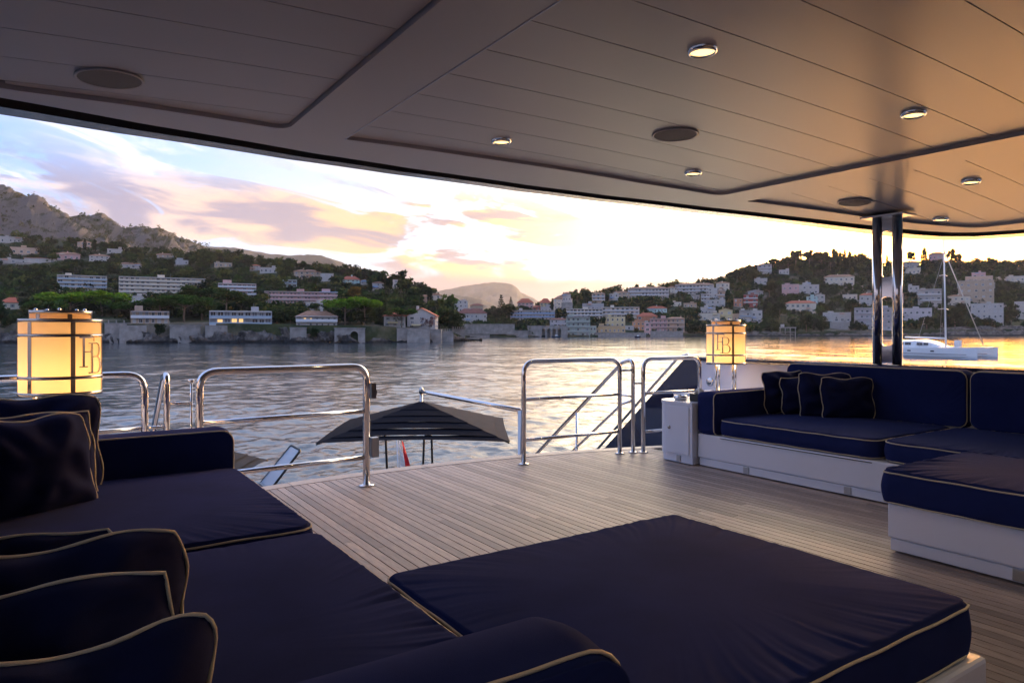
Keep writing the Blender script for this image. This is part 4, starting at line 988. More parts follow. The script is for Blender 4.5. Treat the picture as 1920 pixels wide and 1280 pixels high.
# ================================================================== BUILDINGS
WALLC = {'white': (0.46, 0.42, 0.39), 'cream': (0.60, 0.52, 0.42), 'peach': (0.58, 0.40, 0.29), 'pink': (0.56, 0.34, 0.32), 'lilac': (0.48, 0.425, 0.43), 'yellow': (0.58, 0.47, 0.27), 'ochre': (0.52, 0.36, 0.20),
         'terracotta': (0.46, 0.20, 0.12), 'orange': (0.52, 0.25, 0.13), 'green': (0.36, 0.41, 0.36), 'grey': (0.38, 0.37, 0.38), 'red': (0.36, 0.09, 0.08), 'tan': (0.44, 0.33, 0.24), 'stone': (0.34, 0.30, 0.27), 'turq': (0.42, 0.56, 0.54), 'blue': (0.20, 0.34, 0.58)}
for k, c in WALLC.items(): mat('wall_' + k, c, 0.9, var=0.12, vscale=0.35, detail=6, bump=0.15, bscale=3, coords='Object')
mat('tile_red', (0.34, 0.095, 0.055), 0.85, var=0.25, vscale=0.8, bump=0.5, bscale=4, stretch=(4, 1, 1))
mat('tile_dark', (0.16, 0.06, 0.05), 0.85, var=0.25, vscale=0.8, bump=0.5, bscale=4)
mat('tile_brown', (0.24, 0.13, 0.085), 0.85, var=0.25, vscale=0.8, bump=0.5, bscale=4)
mat('flat_roof', (0.34, 0.32, 0.31), 0.9, var=0.15, vscale=0.5)
mat('blue_awning', (0.14, 0.30, 0.52), 0.8, var=0.1)
mat('window_glass', (0.018, 0.020, 0.026), 0.12, spec=0.6); mat('window_lit', (0.4, 0.25, 0.1), 0.6, emis=(1.0, 0.60, 0.24), estr=0.30)
mat('frame_white', (0.58, 0.57, 0.57), 0.7); mat('shutter_green', (0.10, 0.17, 0.15), 0.7); mat('rail_white', (0.60, 0.60, 0.62), 0.7); mat('rail_glass', (0.30, 0.38, 0.46), 0.15, spec=0.6)
mat('wet_rock', (0.035, 0.033, 0.034), 0.5); mat('stone_wall', (0.30, 0.265, 0.24), 0.95, var=0.3, vscale=0.6, detail=8, bump=0.8, bscale=1.6); mat('pale_wall', (0.27, 0.245, 0.225), 0.95, var=0.38, vscale=0.35, detail=8, bump=0.4, bscale=1.5)

mat('curtain', (0.16, 0.16, 0.18), 0.3, spec=0.6); mat('blind', (0.40, 0.38, 0.37), 0.7)
def window_mesh(nm, glass, shutter=None):
    m = MB(); t = 0.09; d0, d1 = -0.06, 0.06
    m.box(-0.5, -0.5 + t, d0, d1, 0, 1, 0); m.box(0.5 - t, 0.5, d0, d1, 0, 1, 0); m.box(-0.5 + t, 0.5 - t, d0, d1, 0, t, 0); m.box(-0.5 + t, 0.5 - t, d0, d1, 1 - t, 1, 0)
    m.box(-0.03, 0.03, d0 + .01, d1, t, 1 - t, 0); m.box(-0.5 + t, 0.5 - t, -0.015, d1 - .01, t, 1 - t, 1)
    ms = ['frame_white', glass]
    if shutter: m.box(-0.92, -0.53, d0 - .02, d1, 0, 1, 2); m.box(0.53, 0.92, d0 - .02, d1, 0, 1, 2); ms.append(shutter)
    o = m.build(nm, ms); me = o.data; bpy.data.objects.remove(o); return me
WM = {'w': window_mesh('window', 'window_glass'), 's': window_mesh('window_shuttered', 'window_glass', 'shutter_green'), 'l': window_mesh('window_lit', 'window_lit'), 'c': window_mesh('window_curtained', 'curtain'), 'd': window_mesh('window_blind', 'blind')}
WR = random.Random(77)
BRECTS = []       # (u0,u1,v0,v1,depth) kept clear of scattered wood
def building(h, u0, u1, vt, vb, st, bays, wall, roof, label, yaw=0, dp=None, win='w', balc=None, lit=(), name='villa', cat='house', rh=None, dep=None, rec=None, wfrac=(0.42, 0.52), sides=True, group='houses on the hillsides'):
    uc = (u0 + u1) / 2; d = dep or hill_dep(h, uc, vb); p = PD(uc, vb, d)
    view = math.atan2(p.x, p.y); a = R(yaw); w = (u1 - u0) / FPX * d / max(0.5, math.cos(abs(a)) ) * (1 if abs(yaw) < 8 else 0.82); H = (vb - vt) / FPX * d
    dp = dp or max(7.0, min(13.0, w * 0.6)); e = empty(name, p, -view + a)
    rise = 0
    if roof[0] in 'hgp': rise = rh or {'h': 0.22, 'g': 0.22, 'p': 0.3}[roof[0]] * min(w, dp) * 0.75; rise = min(rise, H * 0.45)
    hw = H - rise
    m = MB(); m.box(-w / 2, w / 2, 0, dp, -9.0, hw); m.build('wall', 'wall_' + wall, e)
    rm = {'r': 'tile_red', 'd': 'tile_dark', 'b': 'tile_brown', 'f': 'flat_roof', 'w': 'wall_white', 'a': 'blue_awning'}[roof[1]]
    m = MB(); o_ = 0.5
    if roof[0] in 'hp':
        i = min(w, dp + 2 * o_) * 0.5 * (0.98 if roof[0] == 'p' else 0.9); i = min(i, w / 2 + o_ - .05)
        m.add([(-w / 2 - o_, -o_, hw), (w / 2 + o_, -o_, hw), (w / 2 + o_, dp + o_, hw), (-w / 2 - o_, dp + o_, hw), (-w / 2 - o_ + i, dp / 2, hw + rise), (w / 2 + o_ - i, dp / 2, hw + rise),
               (-w / 2 - o_, -o_, hw - .22), (w / 2 + o_, -o_, hw - .22), (w / 2 + o_, dp + o_, hw - .22), (-w / 2 - o_, dp + o_, hw - .22)],
              [(0, 1, 5, 4), (1, 2, 5), (2, 3, 4, 5), (3, 0, 4), (6, 7, 1, 0), (7, 8, 2, 1), (8, 9, 3, 2), (9, 6, 0, 3), (9, 8, 7, 6)])
    elif roof[0] == 'g':     # gable end towards the viewer
        m.add([(-w / 2 - o_, -o_, hw - .05), (0, -o_, hw + rise), (w / 2 + o_, -o_, hw - .05), (-w / 2 - o_, dp + o_, hw - .05), (0, dp + o_, hw + rise), (w / 2 + o_, dp + o_, hw - .05),
               (-w / 2 - o_, -o_, hw - .3), (0, -o_, hw + rise - .25), (w / 2 + o_, -o_, hw - .3), (-w / 2 - o_, dp + o_, hw - .3), (0, dp + o_, hw + rise - .25), (w / 2 + o_, dp + o_, hw - .3)],
              [(0, 1, 4, 3), (1, 2, 5, 4), (6, 9, 10, 7), (7, 10, 11, 8), (0, 6, 7, 1), (1, 7, 8, 2), (0, 3, 9, 6), (2, 8, 11, 5)])
        g = MB(); g.prism([(-w / 2, hw - .01), (w / 2, hw - .01), (0, hw + rise - .28)], 0.0, 0.3, axis='y'); g.build('gable', 'wall_' + wall, e)
    else:
        m.box(-w / 2 - .12, w / 2 + .12, -.12, dp + .12, hw + .002, hw + .28)
    ro = m.build('roof', rm, e)
    if (roof[0] in 'hg' and w > 9) or len(roof) > 2:
        rg = random.Random(int(u0 * 7)); cx = rg.uniform(-.25, .3) * w; g = MB(); g.box(cx - .5, cx + .5, dp * .45, dp * .45 + .7, hw + .2, hw + rise + 0.9); g.build('chimney', 'wall_' + wall, ro)
    rg2 = random.Random(int(u0 * 13 + vt))
    if roof[0] == 'f' and w > 9:
        cx = rg2.uniform(-.35, .35) * w; g = MB(); bw_ = rg2.uniform(1.2, 2.6); g.box(cx - bw_, cx + bw_, dp * .3, dp * .3 + 3.0, hw + .281, hw + rg2.uniform(1.4, 2.4)); g.build('stair_head', 'wall_' + wall, ro)
        g = MB(); cx = rg2.uniform(-.4, .4) * w; g.tube([(cx, dp * .4, hw + .28), (cx, dp * .4, hw + 3.2)], .05, 5); g.build('aerial', 'grey_plastic', ro)
    if cat == 'house' and rg2.random() < .75:
        g = MB(); xa, xb = -w * rg2.uniform(.55, .85), w * rg2.uniform(.55, .85); yy = -rg2.uniform(2.2, 4.2); g.box(xa, xb, yy, -0.01, -7.0, -rg2.uniform(.25, .6)); g.build('terrace', rg2.choice(['pale_wall', 'stone_wall']), e)
        if rg2.random() < .5:
            ax = rg2.uniform(-.3, .3) * w; g = MB(); g.add([(ax - 2, -.05, sh_ := hw / max(st, 1) * .95), (ax + 2, -.05, sh_), (ax + 2, -1.8, sh_ - .6), (ax - 2, -1.8, sh_ - .6), (ax - 2, -.05, sh_ - .06), (ax + 2, -.05, sh_ - .06), (ax + 2, -1.8, sh_ - .66), (ax - 2, -1.8, sh_ - .66)], [(0, 1, 2, 3), (7, 6, 5, 4), (3, 2, 6, 7), (0, 3, 7, 4), (1, 5, 6, 2)]); g.build('awning', rg2.choice(['wall_yellow', 'wall_white', 'blue_awning', 'wall_terracotta']), e)
    sh = hw / max(st, 1); bw = w / max(bays, 1); ww, wh = min(bw * wfrac[0], 2.6), min(sh * wfrac[1], 2.0)
    if st and bays:
        for i in range(st):
            for j in range(bays):
                if WR.random() < 0.07 and bays > 2: continue
                k = WR.random(); wk = win if k < .62 or win == 's' else ('c' if k < .84 else 'd')
                o = bpy.data.objects.new('window', WM['l'] if (i, j) in lit else WM[wk]); C.objects.link(o); o.parent = e
                tall = 1.25 if WR.random() < .22 and wfrac[1] < .6 else 1.0
                o.location = (-w / 2 + (j + .5 + WR.uniform(-.06, .06)) * bw, -0.02, i * sh + sh * (0.22 if tall == 1 else .10)); o.scale = (ww * (.62 if win == 's' else WR.uniform(.75, 1.08)), 1.0, wh * tall * WR.uniform(.88, 1.05))
        if sides and w < 40 and abs(yaw) > 8:
            s = -1 if yaw > 0 else 1
            for i in range(st):
                for j in range(2):
                    o = bpy.data.objects.new('window', WM[win]); C.objects.link(o); o.parent = e
                    o.location = (-s * (w / 2 + .02) * -1 if False else s * (w / 2 + .02), dp * (.3 + .4 * j), i * sh + sh * .22); o.rotation_euler = (0, 0, R(90) * s); o.scale = (min(1.4, dp * .15), 1.0, wh)
    if balc:
        for i in range(0 if balc[0] == 'all' else 1, st + 1):
            z = i * sh; g = MB(); bd = 1.3
            g.box(-w / 2 - .05, w / 2 + .05, -bd, -0.001, z - .14, z + .06)
            if i < st: g.box(-w / 2 - .05, w / 2 + .05, -bd - .005, -bd + .08, z + .06, z + 0.95, 1)
            for j in range(0, bays + 1, max(1, bays // 6)):
                if i < st: x = -w / 2 + j * bw; g.box(x - .12, x + .12, -bd + .09, -0.002, z + .06, z + sh - .15, 2)
            g.build('balcony', ['frame_white', balc[1], 'wall_' + wall], e)
    BRECTS.append((u0 - 2, u1 + 2, vt - 2, vb + 1, d)); tag(e, label, cat, group); return e
AP = dict(name='apartment_block', cat='apartments', group='apartment blocks')
B = building
# --- near hillside, upper terraces
B('L', -2, 42, 444, 455, 1, 7, 'white', 'ff', 'long low white house, highest on the terraced slope below the cliffs')
B('L', 24, 69, 464, 477, 1, 4, 'peach', 'fb', 'peach flat-roofed house with four wide windows on the terraced slope', wfrac=(.6, .6))
B('L', 51, 101, 483, 493, 1, 4, 'white', 'gr', 'long white glazed house with a thin red roof edge below the peach house', wfrac=(.85, .6), rh=.5)
B('L', 4, 48, 486, 493, 1, 3, 'white', 'fw', 'low white garage wing beside the long glazed house')
B('L', 110, 147, 472, 487, 1, 4, 'pink', 'hb', 'pink house with brown tiled roof above terraces')
B('L', 150, 172, 451, 467, 2, 2, 'peach', 'gb', 'peach gabled house standing between two cypresses under the cliff', yaw=20)
B('L', 170, 203, 476, 490, 2, 4, 'white', 'hb', 'pinkish white house with flat brown roof on the mid slope')
B('L', 203, 228, 467, 475, 1, 3, 'white', 'ff', 'small white house beside a cypress row under the cliff')
B('L', 223, 266, 491, 503, 1, 4, 'white', 'hb', 'white bungalow with brown roof above the big apartment block')
B('L', 293, 327, 474, 483, 1, 4, 'tan', 'hb', 'brown bungalow under tiled roof near the hill crest')
B('L', 330, 352, 488, 496, 1, 3, 'grey', 'ff', 'dim grey house among trees above the apartment blocks')
B('L', 403, 434, 493, 501, 1, 4, 'tan', 'fw', 'low tan house among trees on the crest')
B('L', 115, 194, 517, 546, 4, 8, 'cream', 'fw', 'four-storey apartment block nearest the palm, with glazed balconies', balc=('up', 'rail_glass'), wfrac=(.8, .7), **AP)
B('L', 234, 379, 521, 556, 5, 17, 'cream', 'fw', 'widest apartment block, five storeys with many balconies above the pines', balc=('up', 'wall_cream'), wfrac=(.66, .66), **AP)
B('L', 412, 478, 532, 559, 4, 8, 'pink', 'fw', 'four-storey apartment block with pink dividers above the modern villa', balc=('up', 'rail_white'), wfrac=(.8, .62), **AP)
B('L', 499, 601, 547, 570, 3, 16, 'pink', 'fb', 'long low apartment block with rows of pink balconies', balc=('up', 'wall_pink'), wfrac=(.7, .6), **AP)
B('L', 600, 634, 548, 570, 3, 5, 'pink', 'fa', 'end wing of the long pink block, under a blue roof', balc=('up', 'wall_pink'), wfrac=(.7, .6), **AP)
B('L', 574, 609, 567, 579, 1, 4, 'white', 'fw', 'white arcade block below the long pink apartments', wfrac=(.6, .7))
B('L', 5, 43, 557, 579, 1, 3, 'cream', 'pr', 'cream villa with bright red hipped roof behind the lamp', rh=2.6, win='s')
B('L', 236, 273, 555, 565, 1, 4, 'white', 'fw', 'flat white rooftop house among the pines')
B('L', 469, 487, 495, 507, 2, 2, 'white', 'hr', 'white house with red roof on the crest below the hazy ridge')
B('L', 488, 518, 502, 512, 1, 4, 'white', 'fw', 'flat white house on the crest beside the red-roofed one')
B('L', 552, 600, 504, 521, 2, 5, 'tan', 'hb', 'large tan villa with tiled roof on the crest')
B('L', 601, 625, 513, 527, 2, 2, 'white', 'fw', 'white house stepping down beside the large tan villa')
B('L', 641, 674, 517, 533, 2, 4, 'turq', 'hr', 'pale turquoise house under a red roof beside cypresses', rh=2.4)
B('L', 531, 556, 525, 539, 2, 3, 'turq', 'fw', 'pale blue two-level terrace house above the long pink block', balc=('up', 'rail_glass'), wfrac=(.8, .7))
B('L', 676, 692, 523, 533, 1, 2, 'white', 'gb', 'small white house behind the cypresses on the crest')
B('L', 698, 720, 527, 542, 2, 3, 'white', 'hb', 'white house with arched front below the crest trees')
B('L', 736, 748, 525, 541, 3, 1, 'cream', 'fw', 'narrow pale tower house between two crest trees')
B('L', 790, 806, 552, 569, 2, 2, 'peach', 'hb', 'peach villa half hidden by a cypress')
B('L', 806, 826, 549, 567, 2, 2, 'cream', 'hb', 'cream villa catching sun beyond the cypress')
# --- near shore
e = B('L', 398, 506, 584, 609, 2, 9, 'grey', 'fw', 'modern flat-roofed villa with long dark glazing above the rocks', wfrac=(.9, .72), balc=('all', 'rail_glass'), lit=((0, 1), (0, 3), (0, 4)), dp=12)
B('L', 250, 313, 584, 608, 2, 6, 'tan', 'fb', 'dim stone house with pillared terrace under the pines', wfrac=(.6, .75), balc=('up', 'rail_white'))
B('L', 557, 631, 582, 613, 2, 7, 'white', 'hb', 'white two-storey seaside villa with two lit windows', lit=((1, 1), (1, 2)), rh=2.2, balc=('up', 'rail_white'))
B('L', 720, 760, 584, 613, 2, 3, 'white', 'hr', 'white wing with red roof beside the gabled house', rh=1.6, win='s')
B('L', 758, 822, 577, 615, 3, 3, 'white', 'gr', 'white gabled house with a red roof behind the pink-twigged tree', rh=3.2, yaw=-10)
# --- town at the head of the bay
B('R', 851, 877, 563, 584, 3, 3, 'white', 'fw', 'white stepped block with its sunlit corner above the dark red villa')
B('R', 866, 878, 570, 586, 3, 2, 'cream', 'fw', 'cream tower of the stepped block')
B('R', 882, 906, 569, 585, 1, 4, 'tan', 'pd', 'small pavilion under a dark pyramid roof')
B('R', 857, 913, 578, 608, 2, 7, 'white', 'hd', 'white villa with dark red hipped roof and paired windows', rh=4.0)
B('R', 970, 1000, 559, 577, 2, 4, 'pink', 'pr', 'pink villa with red pyramid roof beside the araucaria', rh=4.5, win='s')
B('R', 1012, 1033, 559, 578, 2, 3, 'yellow', 'pr', 'pale yellow villa with red roof and small turret', rh=4.5, win='s')
B('R', 1000, 1013, 572, 582, 1, 2, 'red', 'hr', 'tiny dark red house between the pink and yellow villas')
B('R', 1014, 1034, 575, 586, 1, 3, 'lilac', 'fw', 'low lilac house below the yellow villa')
B('R', 1038, 1073, 554, 586, 4, 5, 'cream', 'hb', 'tall cream mansion of four storeys', rh=3.0)
B('R', 1055, 1070, 547, 566, 1, 3, 'white', 'hb', 'white belvedere on top of the cream mansion', dep=620, rh=2.0)
B('R', 957, 1040, 582, 601, 3, 14, 'white', 'fw', 'long white and blue hotel with railed balconies', balc=('up', 'wall_blue'), wfrac=(.5, .62), name='hotel', cat='hotel', group='waterfront buildings')
B('R', 1062, 1130, 579, 598, 3, 10, 'cream', 'fw', 'curved cream terraced block, the lower half of the long terraces', balc=('up', 'rail_white'), wfrac=(.85, .7), **AP)
B('R', 1128, 1198, 576, 596, 3, 8, 'cream', 'fw', 'long cream terraced block ending behind the terracotta house', balc=('up', 'rail_white'), wfrac=(.85, .7), **AP)
WG = dict(group='waterfront buildings', cat='building', name='waterfront_building')
B('R', 1031, 1064, 596, 613, 2, 4, 'lilac', 'hd', 'lilac house with tiled roof above the arcaded wall', rh=1.2, **WG)
B('R', 1062, 1106, 594, 631, 4, 5, 'green', 'fd', 'tall grey-green waterfront building with balconies', balc=('up', 'wall_green'), wfrac=(.55, .55), **WG)
B('R', 1100, 1118, 611, 631, 2, 3, 'green', 'ff', 'low grey-green annexe with pale doors on the water', wfrac=(.6, .7), **WG)
B('R', 1135, 1172, 594, 613, 2, 4, 'yellow', 'fw', 'square pale yellow building with blank upper wall', **WG)
B('R', 1116, 1172, 611, 625, 1, 7, 'ochre', 'ff', 'ochre lower storey of the yellow waterfront building', **WG)
B('R', 1194, 1232, 586, 606, 2, 3, 'terracotta', 'hr', 'terracotta villa with a pink tiled roof', rh=3.0, **WG)
B('R', 1186, 1209, 603, 619, 2, 3, 'orange', 'ff', 'orange house with three small arches beside the pink tower', **WG)
B('R', 1208, 1220, 604, 631, 3, 1, 'pink', 'ff', 'narrow pink tower with white door at the water', wfrac=(.55, .6), **WG)
B('R', 1219, 1250, 597, 622, 3, 4, 'pink', 'fb', 'pink terraced waterfront house next to the tower', balc=('up', 'wall_pink'), **WG)
B('R', 1250, 1283, 594, 622, 3, 4, 'peach', 'hb', 'peach terraced waterfront house with tiled eaves', balc=('up', 'wall_peach'), rh=1.2, **WG)
B('R', 1171, 1188, 611, 619, 1, 3, 'white', 'fw', 'small glazed pavilion between ochre and orange houses', wfrac=(.85, .75), **WG)
B('R', 1110, 1134, 548, 569, 3, 3, 'peach', 'hb', 'peach three-storey block near the crest palm', balc=('up', 'rail_white'), wfrac=(.75, .6), rh=1.2, **AP)
B('R', 1142, 1160, 551, 563, 2, 2, 'white', 'fw', 'white cube house below the tiled terrace row')
B('R', 1145, 1180, 545, 559, 2, 5, 'tan', 'hb', 'tan tiled terrace row at the crest', rh=1.5)
B('R', 1178, 1253, 537, 560, 3, 12, 'white', 'hb', 'long white crest apartments with two balcony bands', balc=('up', 'rail_white'), wfrac=(.7, .6), rh=2.0, **AP)
B('R', 1253, 1270, 536, 549, 2, 3, 'cream', 'hb', 'cream link house between the two crest apartments', rh=1.5)
B('R', 1267, 1337, 530, 552, 3, 11, 'white', 'hb', 'second crest apartment block, beside the cream tower house', balc=('up', 'rail_white'), wfrac=(.7, .6), rh=2.0, **AP)
B('R', 1092, 1132, 569, 582, 1, 5, 'grey', 'ff', 'pale stone terrace house above the cream terraces')
B('R', 1213, 1250, 573, 586, 1, 6, 'turq', 'hr', 'pale turquoise bungalow under a wide orange roof', rh=2.4)
B('R', 1255, 1277, 566, 574, 1, 4, 'cream', 'fb', 'low cream house on the rocky slope below the crest apartments')
B('R', 1282, 1306, 568, 577, 1, 4, 'tan', 'fb', 'low tan house left of the white balcony tower')
B('R', 1296, 1312, 553, 561, 1, 2, 'stone', 'ff', 'stone wall house under the second crest block')
# --- far hillside with stacked houses
B('R', 1343, 1367, 528, 546, 2, 3, 'cream', 'hb', 'cream tower house with open loggia on the crest', rh=1.5)
B('R', 1328, 1345, 540, 562, 4, 2, 'white', 'fw', 'white stepped apartment slab below the cream tower house', **AP)
B('R', 1343, 1361, 545, 562, 2, 3, 'peach', 'fw', 'peach terrace block beside the stepped white slab', balc=('up', 'rail_white'), wfrac=(.7, .6), **AP)
B('R', 1315, 1330, 551, 570, 3, 3, 'white', 'fw', 'white tower with dark square openings', balc=('up', 'rail_white'), wfrac=(.7, .7), **AP)
B('R', 1324, 1359, 562, 577, 2, 4, 'white', 'fw', 'bright white terraced house with roof garden')
B('R', 1314, 1341, 576, 590, 1, 4, 'white', 'fw', 'white house with arched doors below the terraced house', wfrac=(.4, .7))
B('R', 1310, 1349, 587, 602, 1, 5, 'cream', 'fb', 'long cream house behind the second lamp')
B('R', 1348, 1373, 577, 601, 2, 2, 'yellow', 'gb', 'pale yellow gabled house above the second lamp', rh=2.0)
B('R', 1370, 1388, 588, 601, 1, 3, 'peach', 'fb', 'small peach house beside the yellow gable')
B('R', 1387, 1408, 582, 605, 2, 2, 'white', 'fw', 'white modern block with two balconies beside the lamp', balc=('up', 'rail_glass'), wfrac=(.8, .6))
B('R', 1407, 1431, 582, 606, 2, 2, 'white', 'fw', 'second white modern block with an arch', yaw=12, wfrac=(.55, .5))
B('R', 1395, 1420, 552, 575, 3, 2, 'red', 'fb', 'dark red three-storey house among trees', balc=('up', 'rail_white'))
B('R', 1376, 1392, 560, 574, 2, 2, 'terracotta', 'ff', 'terracotta house half hidden beside the dark red one')
B('R', 1403, 1430, 543, 553, 1, 2, 'grey', 'gw', 'house with long pale slanting roof above the red one')
B('R', 1421, 1446, 496, 514, 3, 3, 'white', 'fw', 'white hilltop villa with balconies beside the pine', balc=('up', 'rail_white'), wfrac=(.75, .6))
B('R', 1461, 1479, 506, 514, 1, 3, 'white', 'fw', 'low white hilltop house under tall pines')
B('R', 1415, 1438, 522, 533, 1, 3, 'white', 'fw', 'white house on the slope below the hilltop villa')
B('R', 1467, 1497, 533, 556, 2, 3, 'pink', 'ff', 'pink cube villa on the wooded slope')
B('R', 1494, 1534, 534, 551, 2, 4, 'white', 'fw', 'white terrace villa beside the pink cube')
B('R', 1505, 1520, 530, 540, 1, 2, 'white', 'fw', 'small white upper storey above the terrace villa')
B('R', 1474, 1528, 563, 586, 2, 6, 'cream', 'hr', 'cream villa with wide red roof and shutters above the jetty', rh=2.6, win='s')
B('R', 1547, 1599, 514, 536, 2, 6, 'cream', 'hb', 'large pale villa with brown roof standing in the woods', rh=3.0)
B('R', 1513, 1532, 556, 568, 2, 2, 'turq', 'ff', 'small turquoise annexe beside the white house')
B('R', 1529, 1546, 550, 569, 2, 2, 'white', 'gb', 'white gabled house with turquoise shutters', win='s', rh=1.4)
B('R', 1581, 1606, 552, 562, 1, 3, 'cream', 'ff', 'low cream house with roof terrace above a round tree')
B('R', 1613, 1642, 549, 574, 2, 3, 'white', 'hr', 'white house with pinkish red roof beside the pillar', rh=2.2)
B('R', 1545, 1593, 586, 606, 1, 5, 'white', 'fw', 'white modern house with red shutters over the rocks', wfrac=(.5, .5))
B('R', 1558, 1592, 604, 617, 1, 1, 'stone', 'ff', 'pale stone substructure under the white modern house', wfrac=(.1, .1))
B('R', 1606, 1676, 577, 618, 4, 8, 'lilac', 'fw', 'big lilac apartment building behind the steel pillar', balc=('up', 'wall_lilac'), wfrac=(.5, .5), **AP)
B('R', 1676, 1742, 578, 604, 2, 7, 'lilac', 'fw', 'long lilac-white house at the stern of the catamaran')
B('R', 1676, 1693, 548, 570, 2, 2, 'pink', 'hr', 'pink house just beyond the steel pillar')
B('R', 1692, 1722, 489, 502, 2, 4, 'white', 'hb', 'white hilltop villa with terrace below the ridge', rh=1.5)
B('R', 1696, 1724, 502, 513, 1, 4, 'cream', 'fb', 'cream terrace wing below the white hilltop villa')
B('R', 1743, 1769, 472, 486, 1, 4, 'pink', 'hb', 'pinkish house on the ridge behind the mast', rh=3.4)
B('R', 1704, 1722, 536, 552, 2, 2, 'white', 'fw', 'white flat house left of the mast')
B('R', 1724, 1762, 542, 574, 3, 4, 'white', 'fw', 'white terraced villa just left of the mast', balc=('up', 'rail_white'), wfrac=(.7, .6))
B('R', 1780, 1816, 552, 574, 2, 4, 'cream', 'hb', 'cream villa between mast and forestay', rh=1.6)
B('R', 1802, 1858, 526, 572, 4, 5, 'tan', 'ff', 'big ornate tan villa with arched windows', wfrac=(.5, .55), name='mansion', yaw=0)
B('R', 1814, 1857, 518, 530, 1, 4, 'peach', 'fw', 'terraced upper storey of the big ornate villa', dep=795)
B('R', 1824, 1846, 511, 521, 1, 2, 'pink', 'fw', 'rooftop pavilion of the big ornate villa', dep=798)
B('R', 1825, 1876, 569, 606, 4, 6, 'white', 'fw', 'white modern apartment house above the catamaran bow', wfrac=(.42, .45), **AP)
B('R', 1872, 1925, 518, 528, 1, 7, 'cream', 'ff', 'long low cream house under the sunlit ridge')
B('R', 1908, 1960, 565, 592, 2, 4, 'white', 'fw', 'white house cut by the picture edge near the ridge')
B('R', 1905, 1960, 588, 600, 1, 4, 'white', 'fw', 'lower white terrace cut by the picture edge')

# ---- sea walls, arches and jetty
def sea_wall(h, u0, u1, vt, vb, dep, label, m='stone_wall', arches=(), thick=4.0, balus=0, steps=None):
    a, b = PD(u0, vb, dep), PD(u1, vb, dep); w = (b - a).length; p = PD((u0 + u1) / 2, vb, dep); view = math.atan2(p.x, p.y); H = (vb - vt) / FPX * dep
    e = empty('sea_wall', p, -view); g = MB()
    xs = [-w / 2]; holes = []
    for (ua, wa, ha) in arches: c = (ua - (u0 + u1) / 2) / FPX * dep; holes.append((c - wa / 2, c + wa / 2, ha))
    cur = -w / 2
    for x0, x1, ha in holes:
        g.box(cur, x0, 0, thick, -2, H); n = 10; c = (x0 + x1) / 2; r = (x1 - x0) / 2
        pts = [(c - r * math.cos(math.pi * i / n), ha - r + r * math.sin(math.pi * i / n)) for i in range(n + 1)]
        for (xa, za), (xb, zb) in zip(pts, pts[1:]):
            g.add([(xa, 0, za), (xb, 0, zb), (xb, 0, H), (xa, 0, H), (xa, thick, za), (xb, thick, zb), (xb, thick, H), (xa, thick, H)], [(0, 1, 2, 3), (0, 4, 5, 1), (3, 2, 6, 7)])
        g.box(x0, x1, thick - .3, thick, -2, H - .01, 0); cur = x1
        k = MB()
        for (xa, za), (xb, zb) in zip(pts, pts[1:]):
            s0, s1 = Vector((xa - c, 0, za - ha + r)), Vector((xb - c, 0, zb - ha + r)); q0, q1 = Vector((c, 0, ha - r)) + s0 * 1.18, Vector((c, 0, ha - r)) + s1 * 1.18
            k.add([(xa, -.12, za), (xb, -.12, zb), (q1.x, -.12, q1.z), (q0.x, -.12, q0.z), (q0.x, 0, q0.z), (q1.x, 0, q1.z)], [(0, 1, 2, 3), (3, 2, 5, 4)])
        k.build('arch_ring', 'pale_wall', e)
    g.box(cur, w / 2, 0, thick, -2, H); g.build('wall', m, e)
    k = MB(); k.box(-w / 2 - .15, w / 2 + .15, -.2, thick + .1, H + .005, H + .32); k.build('coping', 'pale_wall', e)
    for i in range(balus):
        x = -w / 2 + w * (i + .5) / balus; k = MB(); k.box(x - .22, x + .22, .1, .5, H + .33, H + 1.3); k.build('post', 'pale_wall', e)
    if steps:
        x0, z0, x1, z1, n = steps
        for i in range(n):
            t = i / n; k = MB(); xx = x0 + (x1 - x0) * t; k.box(min(xx, xx + (x1 - x0) / n), max(xx, xx + (x1 - x0) / n), -1.6, -0.02, -2, z0 + (z1 - z0) * t); k.build('step', 'pale_wall', e)
    tag(e, label, 'sea wall', 'stone sea walls'); BRECTS.append((u0, u1, vt, vb, dep))
sea_wall('L', 205, 318, 607, 634, 258, 'sea wall with short posts under the dim stone house', m='stone_wall', balus=9, steps=(-6, 3.4, -10.5, 0.4, 9))
sea_wall('L', 322, 388, 611, 637, 254, 'pale blank sea wall below the umbrella pines', m='pale_wall')
sea_wall('L', 388, 520, 606, 611, 266, 'low garden wall in front of the modern villa', m='pale_wall', thick=1.2)
sea_wall('L', 544, 574, 615, 639, 254, 'plain sea wall below the white seaside villa', m='pale_wall')
sea_wall('L', 574, 640, 613, 617, 262, 'low garden wall in front of the white seaside villa', m='pale_wall', thick=1.0)
sea_wall('L', 628, 684, 616, 639, 256, 'arched sea wall under the big umbrella pine', arches=((664, 2.8, 3.6),), m='pale_wall')
sea_wall('L', 684, 716, 614, 630, 262, 'terrace wall beside the arched wall', m='stone_wall')
sea_wall('L', 716, 806, 616, 638, 266, 'sea wall with one arch and a long stair below the gabled house', arches=((727, 2.6, 3.6),), steps=(0.5, 4.3, 9.0, 0.3, 14))
sea_wall('L', 806, 850, 622, 638, 282, 'low quay wall with white rails beside the pink-twigged tree', m='pale_wall', balus=10)
sea_wall('L', 848, 872, 618, 636, 304, 'end pier of the near shore with rails', m='pale_wall', balus=6)
sea_wall('R', 866, 965, 608, 621, 492, 'long retaining wall below the dark red villa', m='pale_wall')
sea_wall('R', 872, 918, 628, 633, 478, 'low quay at the head of the bay', m='stone_wall')
